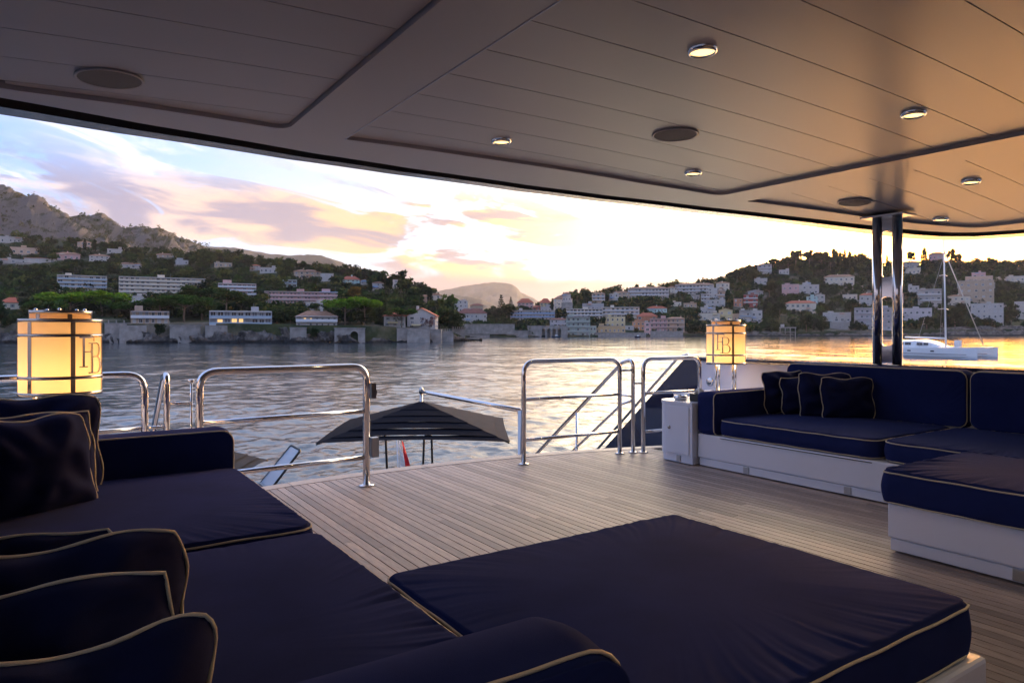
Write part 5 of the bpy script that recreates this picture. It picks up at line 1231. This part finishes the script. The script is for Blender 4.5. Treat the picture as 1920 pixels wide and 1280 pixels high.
sea_wall('R', 950, 990, 620, 632, 494, 'stone quay with small terrace beside the arcade', m='pale_wall')
sea_wall('R', 989, 1064, 611, 632, 500, 'grey arcaded sea wall with four arches', m='pale_wall', arches=((1019, 2.4, 6.2), (1029, 2.4, 6.2), (1039, 2.4, 6.2), (1049, 2.4, 6.2)))
sea_wall('R', 1116, 1210, 624, 631.5, 516, 'stone base under the ochre and orange houses', m='stone_wall')
sea_wall('R', 1220, 1280, 621, 631, 528, 'stone base under the pink and peach terraces', m='stone_wall')
def jetty():
    d = 572; p = PD(1477, 630, d); e = empty('jetty', p, -math.atan2(p.x, p.y)); w = 30 / FPX * d; H = 17 / FPX * d
    g = MB(); g.box(-w / 2, w / 2, 0, 7, H - .9, H); g.build('deck', 'pale_wall', e)
    for i in range(4): x = -w / 2 + .8 + i * (w - 1.6) / 3; g = MB(); g.box(x - .35, x + .35, .3, 1.0, -2, H - .91); g.build('column', 'pale_wall', e)
    g = MB(); g.box(-w / 2 + 1, -w / 2 + 4, 2, 5, H + .01, H + 2.4); g.build('hut', 'wall_white', e)
    tag(e, 'concrete jetty deck on columns below the red-roofed villa', 'jetty'); BRECTS.append((1460, 1494, 606, 632, d))
jetty()
# ================================================================== TREES
def foliage_mat(name, col=None, attr=None, var=0.35, vs_=0.5):
    m = bpy.data.materials.new(name); m.use_nodes = True; MATS[name] = m
    n, l = m.node_tree.nodes, m.node_tree.links; n.remove(n['Principled BSDF'])
    d = n.new('ShaderNodeBsdfDiffuse'); t = n.new('ShaderNodeBsdfTranslucent'); mx = n.new('ShaderNodeMixShader'); mx.inputs[0].default_value = 0.28
    g = n.new('ShaderNodeNewGeometry'); tx = n.new('ShaderNodeTexNoise'); tx.inputs['Scale'].default_value = vs_; tx.inputs['Detail'].default_value = 3; l.new(g.outputs['Position'], tx.inputs['Vector'])
    hs = n.new('ShaderNodeHueSaturation'); mr = n.new('ShaderNodeMapRange'); l.new(tx.outputs['Fac'], mr.inputs[0]); mr.inputs[1].default_value = .3; mr.inputs[2].default_value = .7; mr.inputs[3].default_value = 1 - var; mr.inputs[4].default_value = 1 + var
    l.new(mr.outputs[0], hs.inputs['Value'])
    if attr: a = n.new('ShaderNodeAttribute'); a.attribute_name = attr; l.new(a.outputs['Color'], hs.inputs['Color'])
    else: hs.inputs['Color'].default_value = (*col, 1)
    l.new(hs.outputs[0], d.inputs[0]); l.new(hs.outputs[0], t.inputs[0]); l.new(d.outputs[0], mx.inputs[1]); l.new(t.outputs[0], mx.inputs[2]); l.new(mx.outputs[0], n['Material Output'].inputs[0])
foliage_mat('wood_leaves', attr='tint'); foliage_mat('pine_green', (0.11, 0.21, 0.020)); foliage_mat('pine_dark', (0.040, 0.085, 0.018)); foliage_mat('leaf_dark', (0.020, 0.036, 0.014)); foliage_mat('leaf_mid', (0.040, 0.064, 0.022))
foliage_mat('cypress_green', (0.014, 0.026, 0.013)); foliage_mat('palm_green', (0.06, 0.075, 0.022)); foliage_mat('rust_leaf', (0.13, 0.085, 0.022)); foliage_mat('pink_twig', (0.15, 0.085, 0.085))
mat('bark', (0.17, 0.13, 0.10), 0.95, var=0.3, vscale=2, bump=0.6, bscale=6, stretch=(3, 3, 1))

def cards(P, size, rg, flat=0.0, aspect=1.5):
    """small leaf-clump faces at points P"""
    n = len(P); a = rg.normal(size=(n, 3)); a[:, 2] *= (1 - flat); a /= np.linalg.norm(a, axis=1, keepdims=True) + 1e-9
    b = rg.normal(size=(n, 3)); b[:, 2] *= (1 - flat * .6); b -= (a * b).sum(1, keepdims=True) * a; b /= np.linalg.norm(b, axis=1, keepdims=True) + 1e-9
    s = size[:, None] if np.ndim(size) else np.full((n, 1), size)
    q = rg.uniform(0.65, 1.25, size=(n, 4, 1)) * s[:, None] * 0.5
    v = np.stack([P + (a * aspect) * q[:, 0] , P + b * q[:, 1], P - (a * aspect) * q[:, 2], P - b * q[:, 3]], 1)
    return v.reshape(-1, 3), np.arange(n * 4).reshape(-1, 4)
def quads_mesh(name, v, f, m, tint=None):
    me = bpy.data.meshes.new(name); me.vertices.add(len(v)); me.vertices.foreach_set('co', np.ascontiguousarray(v, dtype=np.float32).ravel())
    me.loops.add(f.size); me.loops.foreach_set('vertex_index', f.ravel().astype(np.int32)); me.polygons.add(len(f)); me.polygons.foreach_set('loop_start', np.arange(0, f.size, 4, dtype=np.int32))
    me.materials.append(MATS[m]); me.update()
    if tint is not None:
        at = me.attributes.new('tint', 'FLOAT_COLOR', 'POINT'); at.data.foreach_set('color', np.ascontiguousarray(tint, dtype=np.float32).ravel())
    return me
def lobes(rg, n, spread, zr, rr):
    th = rg.uniform(0, 6.283, n); r = np.sqrt(rg.uniform(0, 1, n)) * spread
    return np.stack([r * np.cos(th), r * np.sin(th), rg.uniform(*zr, n)], 1), rg.uniform(*rr, n)
def fill_lobes(rg, c, r, n, squash=0.75, shell=0.55):
    w = r ** 2; k = rg.choice(len(c), n, p=w / w.sum()); d = rg.normal(size=(n, 3)); d /= np.linalg.norm(d, axis=1, keepdims=True)
    rad = (shell + (1 - shell) * rg.uniform(0, 1, n)) * r[k]; d[:, 2] *= squash
    return c[k] + d * rad[:, None]
# unit-size crowns: width 1, height 1, base of crown region as noted; z in 0..1 of the whole tree
def crown_points(kind, rg):
    if kind == 'umbrella_pine':
        c, r = lobes(rg, 26, 0.36, (0.70, 0.84), (0.09, 0.16)); c[:, 2] += 0.10 * (1 - (np.hypot(c[:, 0], c[:, 1]) / .36) ** 2) - 0.03
        P = fill_lobes(rg, c, r, 2600, 0.62, 0.5); return P, 0.040, 0.45
    if kind == 'cypress':
        z = rg.uniform(0.04, 1, 900); w = 0.46 * np.sqrt(np.clip(np.sin(np.pi * (0.10 + 0.88 * z) ** 0.75), 0, 1)) * rg.uniform(.45, 1, 900); t = rg.uniform(0, 6.283, 900)
        w *= 1 + .2 * np.sin(3 * t + 9 * z); return np.stack([w * np.cos(t), w * np.sin(t), z * .97], 1), 0.085, 0.0
    if kind == 'stone_pine_high':
        c, r = lobes(rg, 12, 0.32, (0.55, 0.90), (0.10, 0.17)); return fill_lobes(rg, c, r, 1500, 0.7, 0.45), 0.072, 0.3
    if kind == 'araucaria':
        P = []
        for k in range(9):
            z = 0.22 + 0.085 * k; R_ = 0.48 * (1 - (z - .2) / .85)
            for b in range(7):
                t = b * 6.283 / 7 + k * .4; q = rg.uniform(.1, 1, 14); P.append(np.stack([q * R_ * np.cos(t), q * R_ * np.sin(t), z - 0.03 * q + 0.05 * q ** 2 + rg.normal(0, .008, 14)], 1))
        return np.concatenate(P), 0.055, 0.5
    if kind == 'bare_tree':
        c, r = lobes(rg, 20, 0.38, (0.50, 0.86), (0.08, 0.14)); return fill_lobes(rg, c, r, 700, 0.7, 0.3), 0.034, 0.0
    c, r = lobes(rg, 15, 0.27, (0.34, 0.80), (0.13, 0.22)); return fill_lobes(rg, c, r, 950, 0.85, 0.5), 0.075, 0.1
TREE_CACHE = {}
def tree_meshes(kind, leaf, var, asp):
    key = (kind, leaf, var)
    if key in TREE_CACHE: return TREE_CACHE[key]
    rg = np.random.default_rng(hash((kind, var)) % 1000 if False else sum(map(ord, kind)) + var * 17)
    if kind == 'palm_tree':
        g = MB()
        for k in range(34):
            t = rg.uniform(0, 6.283); dr = rg.uniform(-.5, 1.1); pts = []
            for i in range(6):
                q = i / 5; pts.append((0.5 * q * math.cos(t) * (1 - .25 * max(0, -dr)), 0.5 * q * math.sin(t), 0.80 + 0.13 * dr * q - 0.22 * q * q + (.06 if dr > .6 else 0)))
            for i in range(5):
                w0, w1 = .055 * math.sin(math.pi * (i / 5 * .8 + .15)), .055 * math.sin(math.pi * ((i + 1) / 5 * .8 + .15)); nx, ny = -math.sin(t), math.cos(t); a, b = pts[i], pts[i + 1]
                g.add([(a[0] + nx * w0, a[1] + ny * w0, a[2] - .03), a, b, (b[0] + nx * w1, b[1] + ny * w1, b[2] - .03)], [(0, 1, 2, 3)]); g.add([(a[0] - nx * w0, a[1] - ny * w0, a[2] - .03), a, b, (b[0] - nx * w1, b[1] - ny * w1, b[2] - .03)], [(3, 2, 1, 0)])
        o = g.build('crown', leaf); cm = o.data; bpy.data.objects.remove(o)
    else:
        P, s, fl = crown_points(kind, rg); v, f = cards(P, rg.uniform(.7, 1.3, len(P)) * s, rg, fl); cm = quads_mesh('crown', v, f, leaf)
    g = MB(); th = {'umbrella_pine': .020, 'cypress': .035, 'stone_pine_high': .022, 'palm_tree': .035, 'bare_tree': .018}.get(kind, .028); zt = {'umbrella_pine': .74, 'cypress': .5, 'palm_tree': .80, 'araucaria': .92}.get(kind, .60)
    g.tube([(0, 0, -.12), (.012, .0, zt * .4), (-.006, .01, zt)], [th, th * .8, th * .5], 7)
    if kind in ('umbrella_pine', 'bare_tree', 'stone_pine_high', 'tree'):
        for k in range(6): t = k * 1.05 + var; z0 = zt * rg.uniform(.62, .85); g.tube([(0, 0, z0), (.13 * math.cos(t), .13 * math.sin(t), z0 + .08), (.29 * math.cos(t), .29 * math.sin(t), z0 + .13)], [th * .45, th * .3, th * .15], 5)
    o = g.build('trunk', 'bark', None, True); tm = o.data; bpy.data.objects.remove(o)
    TREE_CACHE[key] = (cm, tm); return cm, tm
TRECTS = []
def tree(kind, h, u, vb, vt, wpx, leaf, label, dep=None, group='trees standing out on the hillsides', name=None):
    if kind == 'umbrella_pine': wpx *= 1.16; vt -= 2
    d = dep or hill_dep(h, u, vb); p = PD(u, vb, d); H = (vb - vt) / FPX * d; W = wpx / FPX * d; var = int(u) % 3
    cm, tm = tree_meshes(kind, leaf, var, W / H); e = empty(name or kind, p, random.uniform(0, 6.28)); e.scale = (W, W, H)
    for nm, me in (('crown', cm), ('trunk', tm)): o = bpy.data.objects.new(nm, me); C.objects.link(o); o.parent = e
    tag(e, label, 'tree', group); TRECTS.append((u - wpx * .4, u + wpx * .4, vt, vb - (vb - vt) * .25, d)); return e
T = tree; U = 'umbrella_pine'
T(U, 'L', 648, 616, 555, 92, 'pine_green', 'broad bright umbrella pine on tall bare trunk by the arched wall', dep=268)
T(U, 'L', 684, 616, 557, 66, 'pine_green', 'second bright umbrella pine, seaward of the broad one', dep=266)
T(U, 'L', 132, 610, 544, 112, 'pine_green', 'bright green spreading pine behind the lamp top', dep=300)
T(U, 'L', 190, 610, 543, 100, 'pine_green', 'bright green spreading pine below the palm', dep=305)
T(U, 'L', 90, 612, 560, 80, 'pine_dark', 'dark pine at the shore behind the lamp', dep=285)
T(U, 'L', 246, 612, 562, 84, 'pine_dark', 'dark umbrella pine above the posted sea wall', dep=278)
T(U, 'L', 300, 610, 558, 76, 'pine_dark', 'dark umbrella pine above the pale blank wall', dep=280)
T(U, 'L', 346, 611, 551, 92, 'pine_dark', 'large dark umbrella pine in front of the widest apartment block', dep=272)
T(U, 'L', 378, 606, 533, 96, 'leaf_mid', 'tall loose pine hiding the end of the widest apartment block', dep=296)
T(U, 'L', 425, 607, 541, 74, 'leaf_mid', 'tall loose pine left of the pink-divided block', dep=292)
T(U, 'L', 753, 615, 577, 60, 'pine_dark', 'dark low pine in front of the gabled house', dep=268)
T('tree', 'L', 848, 626, 577, 58, 'leaf_dark', 'dense dark tree at the end of the near shore', dep=296)
T('tree', 'L', 826, 622, 574, 40, 'leaf_dark', 'dark tree beside the gabled house', dep=300)
T('bare_tree', 'L', 805, 632, 590, 36, 'pink_twig', 'leafless pink-twigged tree on the quay', dep=278)
T('tree', 'L', 664, 566, 534, 42, 'rust_leaf', 'rust-coloured round tree above the umbrella pines')
T('tree', 'L', 520, 612, 568, 60, 'leaf_mid', 'grey-green tree between modern villa and white villa', dep=270)
T('tree', 'L', 545, 612, 580, 44, 'leaf_mid', 'leafy tree touching the white seaside villa', dep=272)
T('tree', 'L', 590, 585, 566, 34, 'leaf_mid', 'round tree behind the white seaside villa roof', dep=300)
T('tree', 'L', 470, 590, 555, 50, 'leaf_mid', 'olive-green tree behind the modern villa', dep=300)
T('tree', 'L', 300, 634, 604, 26, 'leaf_dark', 'dark bush hanging over the sea wall gap', dep=252)
T('tree', 'L', 590, 640, 612, 22, 'leaf_dark', 'small dark tree in the rock cleft', dep=254)
T('tree', 'L', 716, 624, 592, 40, 'leaf_dark', 'dark tree between umbrella pine and gabled house', dep=276)
T('tree', 'L', 20, 640, 585, 44, 'leaf_dark', 'dark tree at the shore beside the lamp', dep=262)
T('palm_tree', 'L', 208, 551, 529, 11, 'palm_green', 'lone palm between the two cream apartment blocks')
T('palm_tree', 'L', 706, 604, 567, 18, 'palm_green', 'palm rising behind the bright umbrella pine', dep=300)
T('palm_tree', 'L', 834, 612, 573, 17, 'palm_green', 'palm beside the dense dark shore tree', dep=310)
T('palm_tree', 'L', 813, 560, 537, 11, 'palm_green', 'pair-height palm above the cream sunlit villa')
T('palm_tree', 'L', 497, 503, 489, 11, 'palm_green', 'palm on the crest above the flat white house')
CY_ = 'cypress'
for u, vb, vt, w, lb in ((159, 469, 447, 7, 'cypress in front of the peach gabled house'), (177, 470, 448, 8, 'cypress right of the peach gabled house'), (196, 472, 456, 6, 'cypress in the pair above the pinkish white house'), (201, 472, 456, 6, 'second cypress in the pair above the pinkish white house'),
                         (672, 527, 508, 8, 'pointed cypress on the crest beside the red roof'), (683, 526, 502, 9, 'tallest crest cypress beside the red roof'), (694, 546, 523, 11, 'dark cypress in front of the arched white house'), (768, 552, 530, 9, 'cypress on the slope after the two crest trees'),
                         (778, 552, 528, 7, 'slim cypress in the middle of the slope group'), (791, 551, 533, 8, 'last cypress of the slope group'), (806, 572, 538, 12, 'dark cypress between the peach and cream villas'), (549, 509, 498, 5, 'tiny cypress on the crest before the tan villa'), (631, 517, 506, 5, 'tiny cypress behind the white crest house')):
    T(CY_, 'L', u, vb, vt, w, 'cypress_green', lb)
T('tree', 'L', 730, 550, 514, 17, 'cypress_green', 'tall dense crest tree beside the narrow tower house')
T('tree', 'L', 752, 550, 516, 20, 'cypress_green', 'tall loose crest tree right of the narrow tower house')
T('tree', 'L', 561, 507, 495, 14, 'leaf_dark', 'round dark tree behind the tan villa roof')
T('tree', 'L', 140, 462, 444, 30, 'leaf_dark', 'round dark pine below the ochre cliff')
T('araucaria', 'R', 940, 596, 550, 24, 'cypress_green', 'tall tiered araucaria with a broad skirt')
T('araucaria', 'R', 958, 582, 555, 14, 'cypress_green', 'smaller tiered araucaria left of the pink villa')
for u, vb, vt, w, lf, lb in ((950, 602, 566, 46, 'leaf_dark', 'broad dark tree under the araucarias'), (985, 594, 571, 34, 'leaf_dark', 'dark tree below the pink villa'), (884, 606, 583, 15, 'leaf_dark', 'dark garden tree in front of the dark red villa'), (1036, 584, 561, 12, 'leaf_dark', 'dark tree between yellow villa and cream mansion'), (1056, 598, 582, 24, 'leaf_dark', 'dark tree below the cream mansion'),
                             (1100, 574, 550, 18, 'leaf_dark', 'dark tree left of the peach block'), (1178, 604, 586, 26, 'leaf_dark', 'dark round tree beside the terracotta villa'), (1387, 566, 543, 20, 'leaf_mid', 'rounded green tree above the dark red house'), (1366, 588, 540, 20, 'leaf_dark', 'tall dark tree right of the stacked white houses'),
                             (1512, 626, 586, 34, 'leaf_dark', 'big dark shore tree right of the jetty'), (1543, 626, 598, 30, 'leaf_dark', 'second dark shore tree below the white modern house'), (1595, 590, 556, 30, 'leaf_dark', 'round dark tree below the low cream house'), (1602, 624, 603, 26, 'leaf_dark', 'dark bush beside the big lilac building'),
                             (1790, 614, 572, 52, 'leaf_dark', 'large dark tree between mast and ornate villa'), (1738, 618, 590, 42, 'leaf_dark', 'dark shore tree left of the mast'), (1462, 600, 562, 30, 'leaf_dark', 'dark tree left of the red-roofed cream villa'), (1848, 614, 598, 22, 'leaf_dark', 'bush under the white modern apartment house'), (1896, 612, 578, 34, 'leaf_dark', 'dark tree right of the white modern apartment house'),
                             (1415, 530, 505, 26, 'leaf_dark', 'broad tree left of the white hilltop villa'), (1394, 526, 501, 22, 'leaf_dark', 'airy crest tree right of the slender one'), (1378, 528, 505, 14, 'leaf_dark', 'slender crest tree above the cream tower house')):
    T('tree', 'R', u, vb, vt, w, lf, lb)
T('palm_tree', 'R', 1082, 570, 546, 18, 'palm_green', 'bushy palm on the crest against the pink cloud')
T('palm_tree', 'R', 1350, 534, 519, 8, 'palm_green', 'small palm on the roofline of the cream tower house')
T('palm_tree', 'R', 1468, 606, 574, 10, 'palm_green', 'slim palm left of the jetty')
T('palm_tree', 'R', 1475, 606, 576, 10, 'palm_green', 'second slim palm above the jetty')
SP = 'stone_pine_high'
for u, vb, vt, w, lb in ((1450, 510, 484, 27, 'airy pine on the hilltop right of the white villa'), (1478, 512, 480, 26, 'airy pine at the edge of the hilltop grove'), (1492, 510, 468, 24, 'tall pine starting the hilltop grove'), (1518, 508, 467, 36, 'broad pine in the hilltop grove'), (1540, 508, 471, 30, 'rounded pine ending the hilltop grove'), (1557, 508, 479, 26, 'low pine below the hilltop grove'),
                         (1708, 504, 471, 20, 'pine left of the ridge cypress near the pillar'), (1784, 504, 467, 22, 'tall broad pine right of the mast top'), (1798, 505, 475, 16, 'pine leaning beside the tall broad one'), (1862, 506, 482, 22, 'flat pine on the ridge left of the setting sun'), (1920, 508, 483, 22, 'pine on the ridge right of the setting sun'), (1442, 560, 530, 36, 'round umbrella pine on the slope below the hilltop villa')):
    T(SP, 'R', u, vb, vt, w, 'leaf_dark', lb, name='hill_pine')
for u, vb, vt, w, lb in ((1502, 500, 466, 5, 'cypress spike left in the hilltop grove'), (1575, 506, 471, 8, 'blunt cypress right of the hilltop grove'), (1584, 506, 467, 7, 'tallest ridge cypress right of the grove'), (1593, 506, 471, 12, 'fat cypress at the end of the ridge trio'), (1617, 506, 474, 9, 'lone ridge cypress left of the steel pillar'), (1663, 506, 478, 6, 'cypress seen between the pillar tubes'), (1733, 506, 464, 13, 'dark ridge cypress left of the pinkish ridge house')):
    T(CY_, 'R', u, vb, vt, w, 'cypress_green', lb)

# ---- the mass of hillside wood
def wood(name, jobs, label, seed):
    rg = np.random.default_rng(seed); V, F, TT = [], [], []; nb = 0
    protos = []
    for k in range(6):
        c, r = lobes(rg, 7, 0.26, (0.30, 0.72), (0.18, 0.30)); P = fill_lobes(rg, c, r, 100, 0.85, 0.5); protos.append(P)
    pal = np.array([(0.018, 0.032, 0.013), (0.028, 0.046, 0.018), (0.040, 0.058, 0.022), (0.022, 0.036, 0.020), (0.060, 0.072, 0.024), (0.042, 0.047, 0.034), (0.014, 0.024, 0.012), (0.034, 0.060, 0.018)])
    for h, ua, ub, n, smin, smax, *sx in jobs:
        top, d0t, clt, p = HILLS[h]; made = 0; tries = 0
        while made < n and tries < n * 6:
            tries += 1; u = rg.uniform(ua, ub); s = rg.uniform(sx[0] if sx else 0.0, 1.0); vc, vt = lerp_tab(u, clt), lerp_tab(u, top)
            if vc - vt < 6: continue
            v = vc + (vt - vc) * s; d = hill_dep(h, u, v); H = rg.uniform(smin, smax) * (1.0 if rg.uniform() > .12 else 1.35); W = H * rg.uniform(.85, 1.35)
            if rg.uniform() < .10: W = H * .32
            hp, wp = H * FPX / d, W * FPX / d * .5; bad = False
            for (a, b, c0, c1, bd) in BRECTS:
                if d < bd + 3 and u + wp * .3 > a and u - wp * .3 < b and v > c0 and v - hp * .85 < c1 - .40 * (c1 - c0): bad = True; break
            if not bad and -40 < u < 1960 and s < .97:
                for (a, b, c0, c1, bd) in TRECTS:
                    if d < bd - 1 and u > a and u < b and v > c0 and v - hp * .9 < c1: bad = True; break
            if bad: continue
            q = PD(u, v, d); P = protos[rg.integers(6)]; an = rg.uniform(0, 6.28); ca, sa = math.cos(an), math.sin(an)
            PP = np.stack([(P[:, 0] * ca - P[:, 1] * sa) * W + q.x, (P[:, 0] * sa + P[:, 1] * ca) * W + q.y, P[:, 2] * H + q.z - H * .15], 1)
            vv, ff = cards(PP, rg.uniform(.75, 1.35, len(PP)) * H * .14, rg, .05)
            V.append(vv); F.append(ff + nb); nb += len(vv); col = pal[rg.integers(8)] * rg.uniform(.8, 1.3); TT.append(np.tile(np.append(col, 1.0), (len(vv), 1))); made += 1
    me = quads_mesh(name, np.concatenate(V), np.concatenate(F), 'wood_leaves', np.concatenate(TT)); o = bpy.data.objects.new(name, me); C.objects.link(o); stuff(o, label)
wood('wood', [('L', -2400, -700, 260, 10, 16), ('L', -700, -40, 420, 8, 13), ('L', -40, 866, 2300, 5.0, 10.5)], 'dark mixed wood covering the near hillside', 4)
wood('wood', [('R', 830, 1960, 2800, 5.5, 11.5), ('R', 1470, 1640, 120, 11, 19, .86), ('R', 1680, 1960, 120, 8, 13, .90), ('R', 1370, 1470, 60, 8, 13, .88), ('R', 1960, 3000, 500, 8, 14)], 'dark mixed wood between the houses across the bay', 5)
def scrub():
    rg = np.random.default_rng(9); V, F, TT = [], [], []; nb = 0
    mt = [o for o in bpy.data.objects if o.name == 'mountain'][0].data; co = np.empty(len(mt.vertices) * 3); mt.vertices.foreach_get('co', co); co = co.reshape(-1, 3); nr = np.empty(len(mt.vertices) * 3); mt.vertices.foreach_get('normal', nr); nr = nr.reshape(-1, 3)
    ok = np.where((np.abs(nr[:, 2]) > .45))[0]; ids = rg.choice(ok, 6000)
    for i in ids:
        H = rg.uniform(3.0, 7.5); P = rg.normal(size=(16, 3)) * np.array([.30, .30, .25]) * H + co[i] + np.array([0, 0, H * .3]) + rg.normal(0, 3, 3) * np.array([1, 1, .3])
        vv, ff = cards(P, rg.uniform(.7, 1.3, 16) * H * .34, rg); V.append(vv); F.append(ff + nb); nb += len(vv); c = np.array([(0.030, 0.042, 0.018), (0.050, 0.056, 0.022), (0.066, 0.062, 0.028)])[rg.integers(3)]; TT.append(np.tile(np.append(c, 1.0), (len(vv), 1)))
    me = quads_mesh('scrub', np.concatenate(V), np.concatenate(F), 'wood_leaves', np.concatenate(TT)); o = bpy.data.objects.new('scrub', me); C.objects.link(o); stuff(o, 'scrub and low trees on the rocky mountain')
scrub()

# ================================================================== BOATS
def catamaran():
    d = 122.0; p = PD(1745, 620, d); p.z = ZW; view = math.atan2(p.x, p.y); e = empty('catamaran', p, -view - R(30))     # local +x = bow
    for y in (-3.1, 3.1):
        g = MB(); st = [(-8.5, .55, 1.25), (-6, .75, 1.45), (0, .80, 1.55), (5, .62, 1.65), (8.2, .22, 1.75), (9.3, .03, 1.80)]; vs = []
        for x, w, z in st: vs += [(x, y - w * .45, -.4), (x, y - w, .25), (x, y - w * 1.05, z), (x, y + w * 1.05, z), (x, y + w, .25), (x, y + w * .45, -.4)]
        fs = [(i * 6 + k, i * 6 + (k + 1) % 6, (i + 1) * 6 + (k + 1) % 6, (i + 1) * 6 + k) for i in range(len(st) - 1) for k in range(6)] + [(0, 1, 2, 3, 4, 5)[::-1]]
        g.add(vs, fs); hu = g.build('hull', 'hull_white', e)
        g = MB()
        for x in (-5, -1.5, 2.5): g.box(x - .3, x + .3, y - .83 - (0.0 if y < 0 else .0), y - .78, .95, 1.15)
        g.build('porthole_band', 'window_glass', hu)
        g = MB(); g.box(-8.6, 8.0, y - .86, y - .80, .55, .62); g.build('stripe', 'hull_navy', hu)
    g = MB(); g.prism([(-8.0, .95), (3.6, .95), (3.2, 1.75), (-8.0, 1.62)], -3.1, 3.1, axis='y'); g.build('bridge_deck', 'hull_white', e)
    g = MB(); st = [(-5.2, 2.4, 2.25), (-4.6, 2.5, 2.75), (-1.5, 2.4, 2.95), (0.6, 2.0, 2.6), (2.9, 1.2, 1.72)]; vs = []
    for x, w, z in st: vs += [(x, -w - .25, 1.6), (x, -w, z - .15), (x, -w * .7, z), (x, w * .7, z), (x, w, z - .15), (x, w + .25, 1.6)]
    g.add(vs, [(i * 6 + k, (i + 1) * 6 + k, (i + 1) * 6 + k + 1, i * 6 + k + 1) for i in range(len(st) - 1) for k in range(5)] + [(0, 1, 2, 3, 4, 5)]); cb_ = g.build('cabin', 'hull_white', e)
    for xa, xb in ((-4.3, -3.3), (-3.0, -2.0), (-0.9, 0.0), (0.3, 1.0)): g = MB(); g.box(xa, xb, -2.66, -2.44, 2.02, 2.42); g.build('cabin_window', 'window_glass', cb_)
    g = MB(); g.box(-8.0, -5.5, -2.2, 2.2, 2.65, 2.75); g.build('bimini', 'grey_plastic', e)
    for y in (-2.1, 2.1):
        g = MB(); g.tube([(-7.8, y, 1.6), (-7.8, y, 2.66)], .04, 6); g.build('bimini_post', 'steel_satin', e)
    g = MB(); g.tube([(2.6, 0, 1.7), (2.2, 0, 21.8)], [.16, .10], 10); ms = g.build('mast', 'hull_white', e, True)
    for z, w in ((8.2, 1.6), (14.0, 1.2)): g = MB(); g.tube([(2.45 - .3, -w, z), (2.45, 0, z + .15), (2.45 - .3, w, z)], .05, 6); g.build('spreader', 'hull_white', ms)
    g = MB(); g.tube([(2.25, 0, 18.5), (8.6, 0, 2.2)], .085, 8); g.build('furled_jib', 'wall_cream', e, True)
    g = MB(); g.tube([(8.55, 0, 2.4), (9.0, 0, 1.75)], .03, 6); g.tube([(2.3, 0, 17.6), (-.5, -3.6, 1.7)], .018, 5); g.tube([(2.3, 0, 17.6), (-.5, 3.6, 1.7)], .018, 5); g.build('stay', 'steel_satin', e)
    g = MB(); g.tube([(2.4, 0, 3.2), (-4.6, 0, 3.35)], .14, 8); g.build('boom', 'hull_white', e, True)
    g = MB(); g.tube([(8.5, -3.1, 1.72), (8.5, 3.1, 1.72)], .09, 8); g.build('crossbeam', 'hull_white', e, True)
    for y in (-3.75, 3.75):
        g = MB()
        for x in np.linspace(-7.5, 8.0, 9): g.tube([(x, y * (1 - max(0, x - 4) * .03), 1.5), (x, y * (1 - max(0, x - 4) * .03), 2.25)], .018, 5)
        g.tube([(x, y * (1 - max(0, x - 4) * .03), 2.25) for x in np.linspace(-7.5, 8.0, 9)], .014, 5); g.build('guard_rail', 'steel_satin', e)
    g = MB(); g.box(4.2, 5.0, -.4, .4, 1.75, 2.9); g.build('locker', 'hull_white', e)
    tag(e, 'white catamaran at anchor with tall bare mast', 'catamaran')
catamaran()
def motorboat(u, v, L, label, hullm):
    d = FPX * 4.5 / (v - 620); p = PD(u, 620, d); p.z = ZW; e = empty('motorboat', p, -math.atan2(p.x, p.y) + R(8)); g = MB(); st = [(-L / 2, .8, .8), (0, .9, .85), (L * .35, .6, 1.0), (L / 2, .03, 1.1)]; vs = []
    for x, w, z in st: vs += [(x, -w * .6, -.2), (x, -w, z), (x, w, z), (x, w * .6, -.2)]
    g.add(vs, [(i * 4 + k, i * 4 + (k + 1) % 4, (i + 1) * 4 + (k + 1) % 4, (i + 1) * 4 + k) for i in range(3) for k in range(4)] + [(3, 2, 1, 0)]); g.build('hull', hullm, e)
    g = MB(); g.prism([(-L * .15, .85), (L * .2, .9), (L * .08, 1.7), (-L * .12, 1.7)], -.6, .6, axis='y'); g.build('cabin', 'hull_white', e)
    tag(e, label, 'boat', 'small boats moored off the town')
motorboat(1043, 632, 6.5, 'small grey-blue boat moored off the arcaded wall', 'tender_blue'); motorboat(1196, 632.5, 4.2, 'tiny boat moored off the orange house', 'hull_navy')

# ================================================================== AIR
def haze():
    g = MB(); g.box(-9500, 11500, -1500, 9500, -8.0, 700.0); o = g.build('haze', [])
    m = bpy.data.materials.new('haze_air'); m.use_nodes = True; n = m.node_tree.nodes; n.remove(n['Principled BSDF'])
    v = n.new('ShaderNodeVolumePrincipled'); v.inputs['Color'].default_value = (0.92, 0.90, 0.92, 1); v.inputs['Density'].default_value = HAZE; v.inputs['Anisotropy'].default_value = 0.25
    m.node_tree.links.new(v.outputs[0], n['Material Output'].inputs['Volume']); o.data.materials.clear(); o.data.materials.append(m); stuff(o, 'thin evening haze over the bay', 'haze')
HAZE = 4.5e-5
haze()
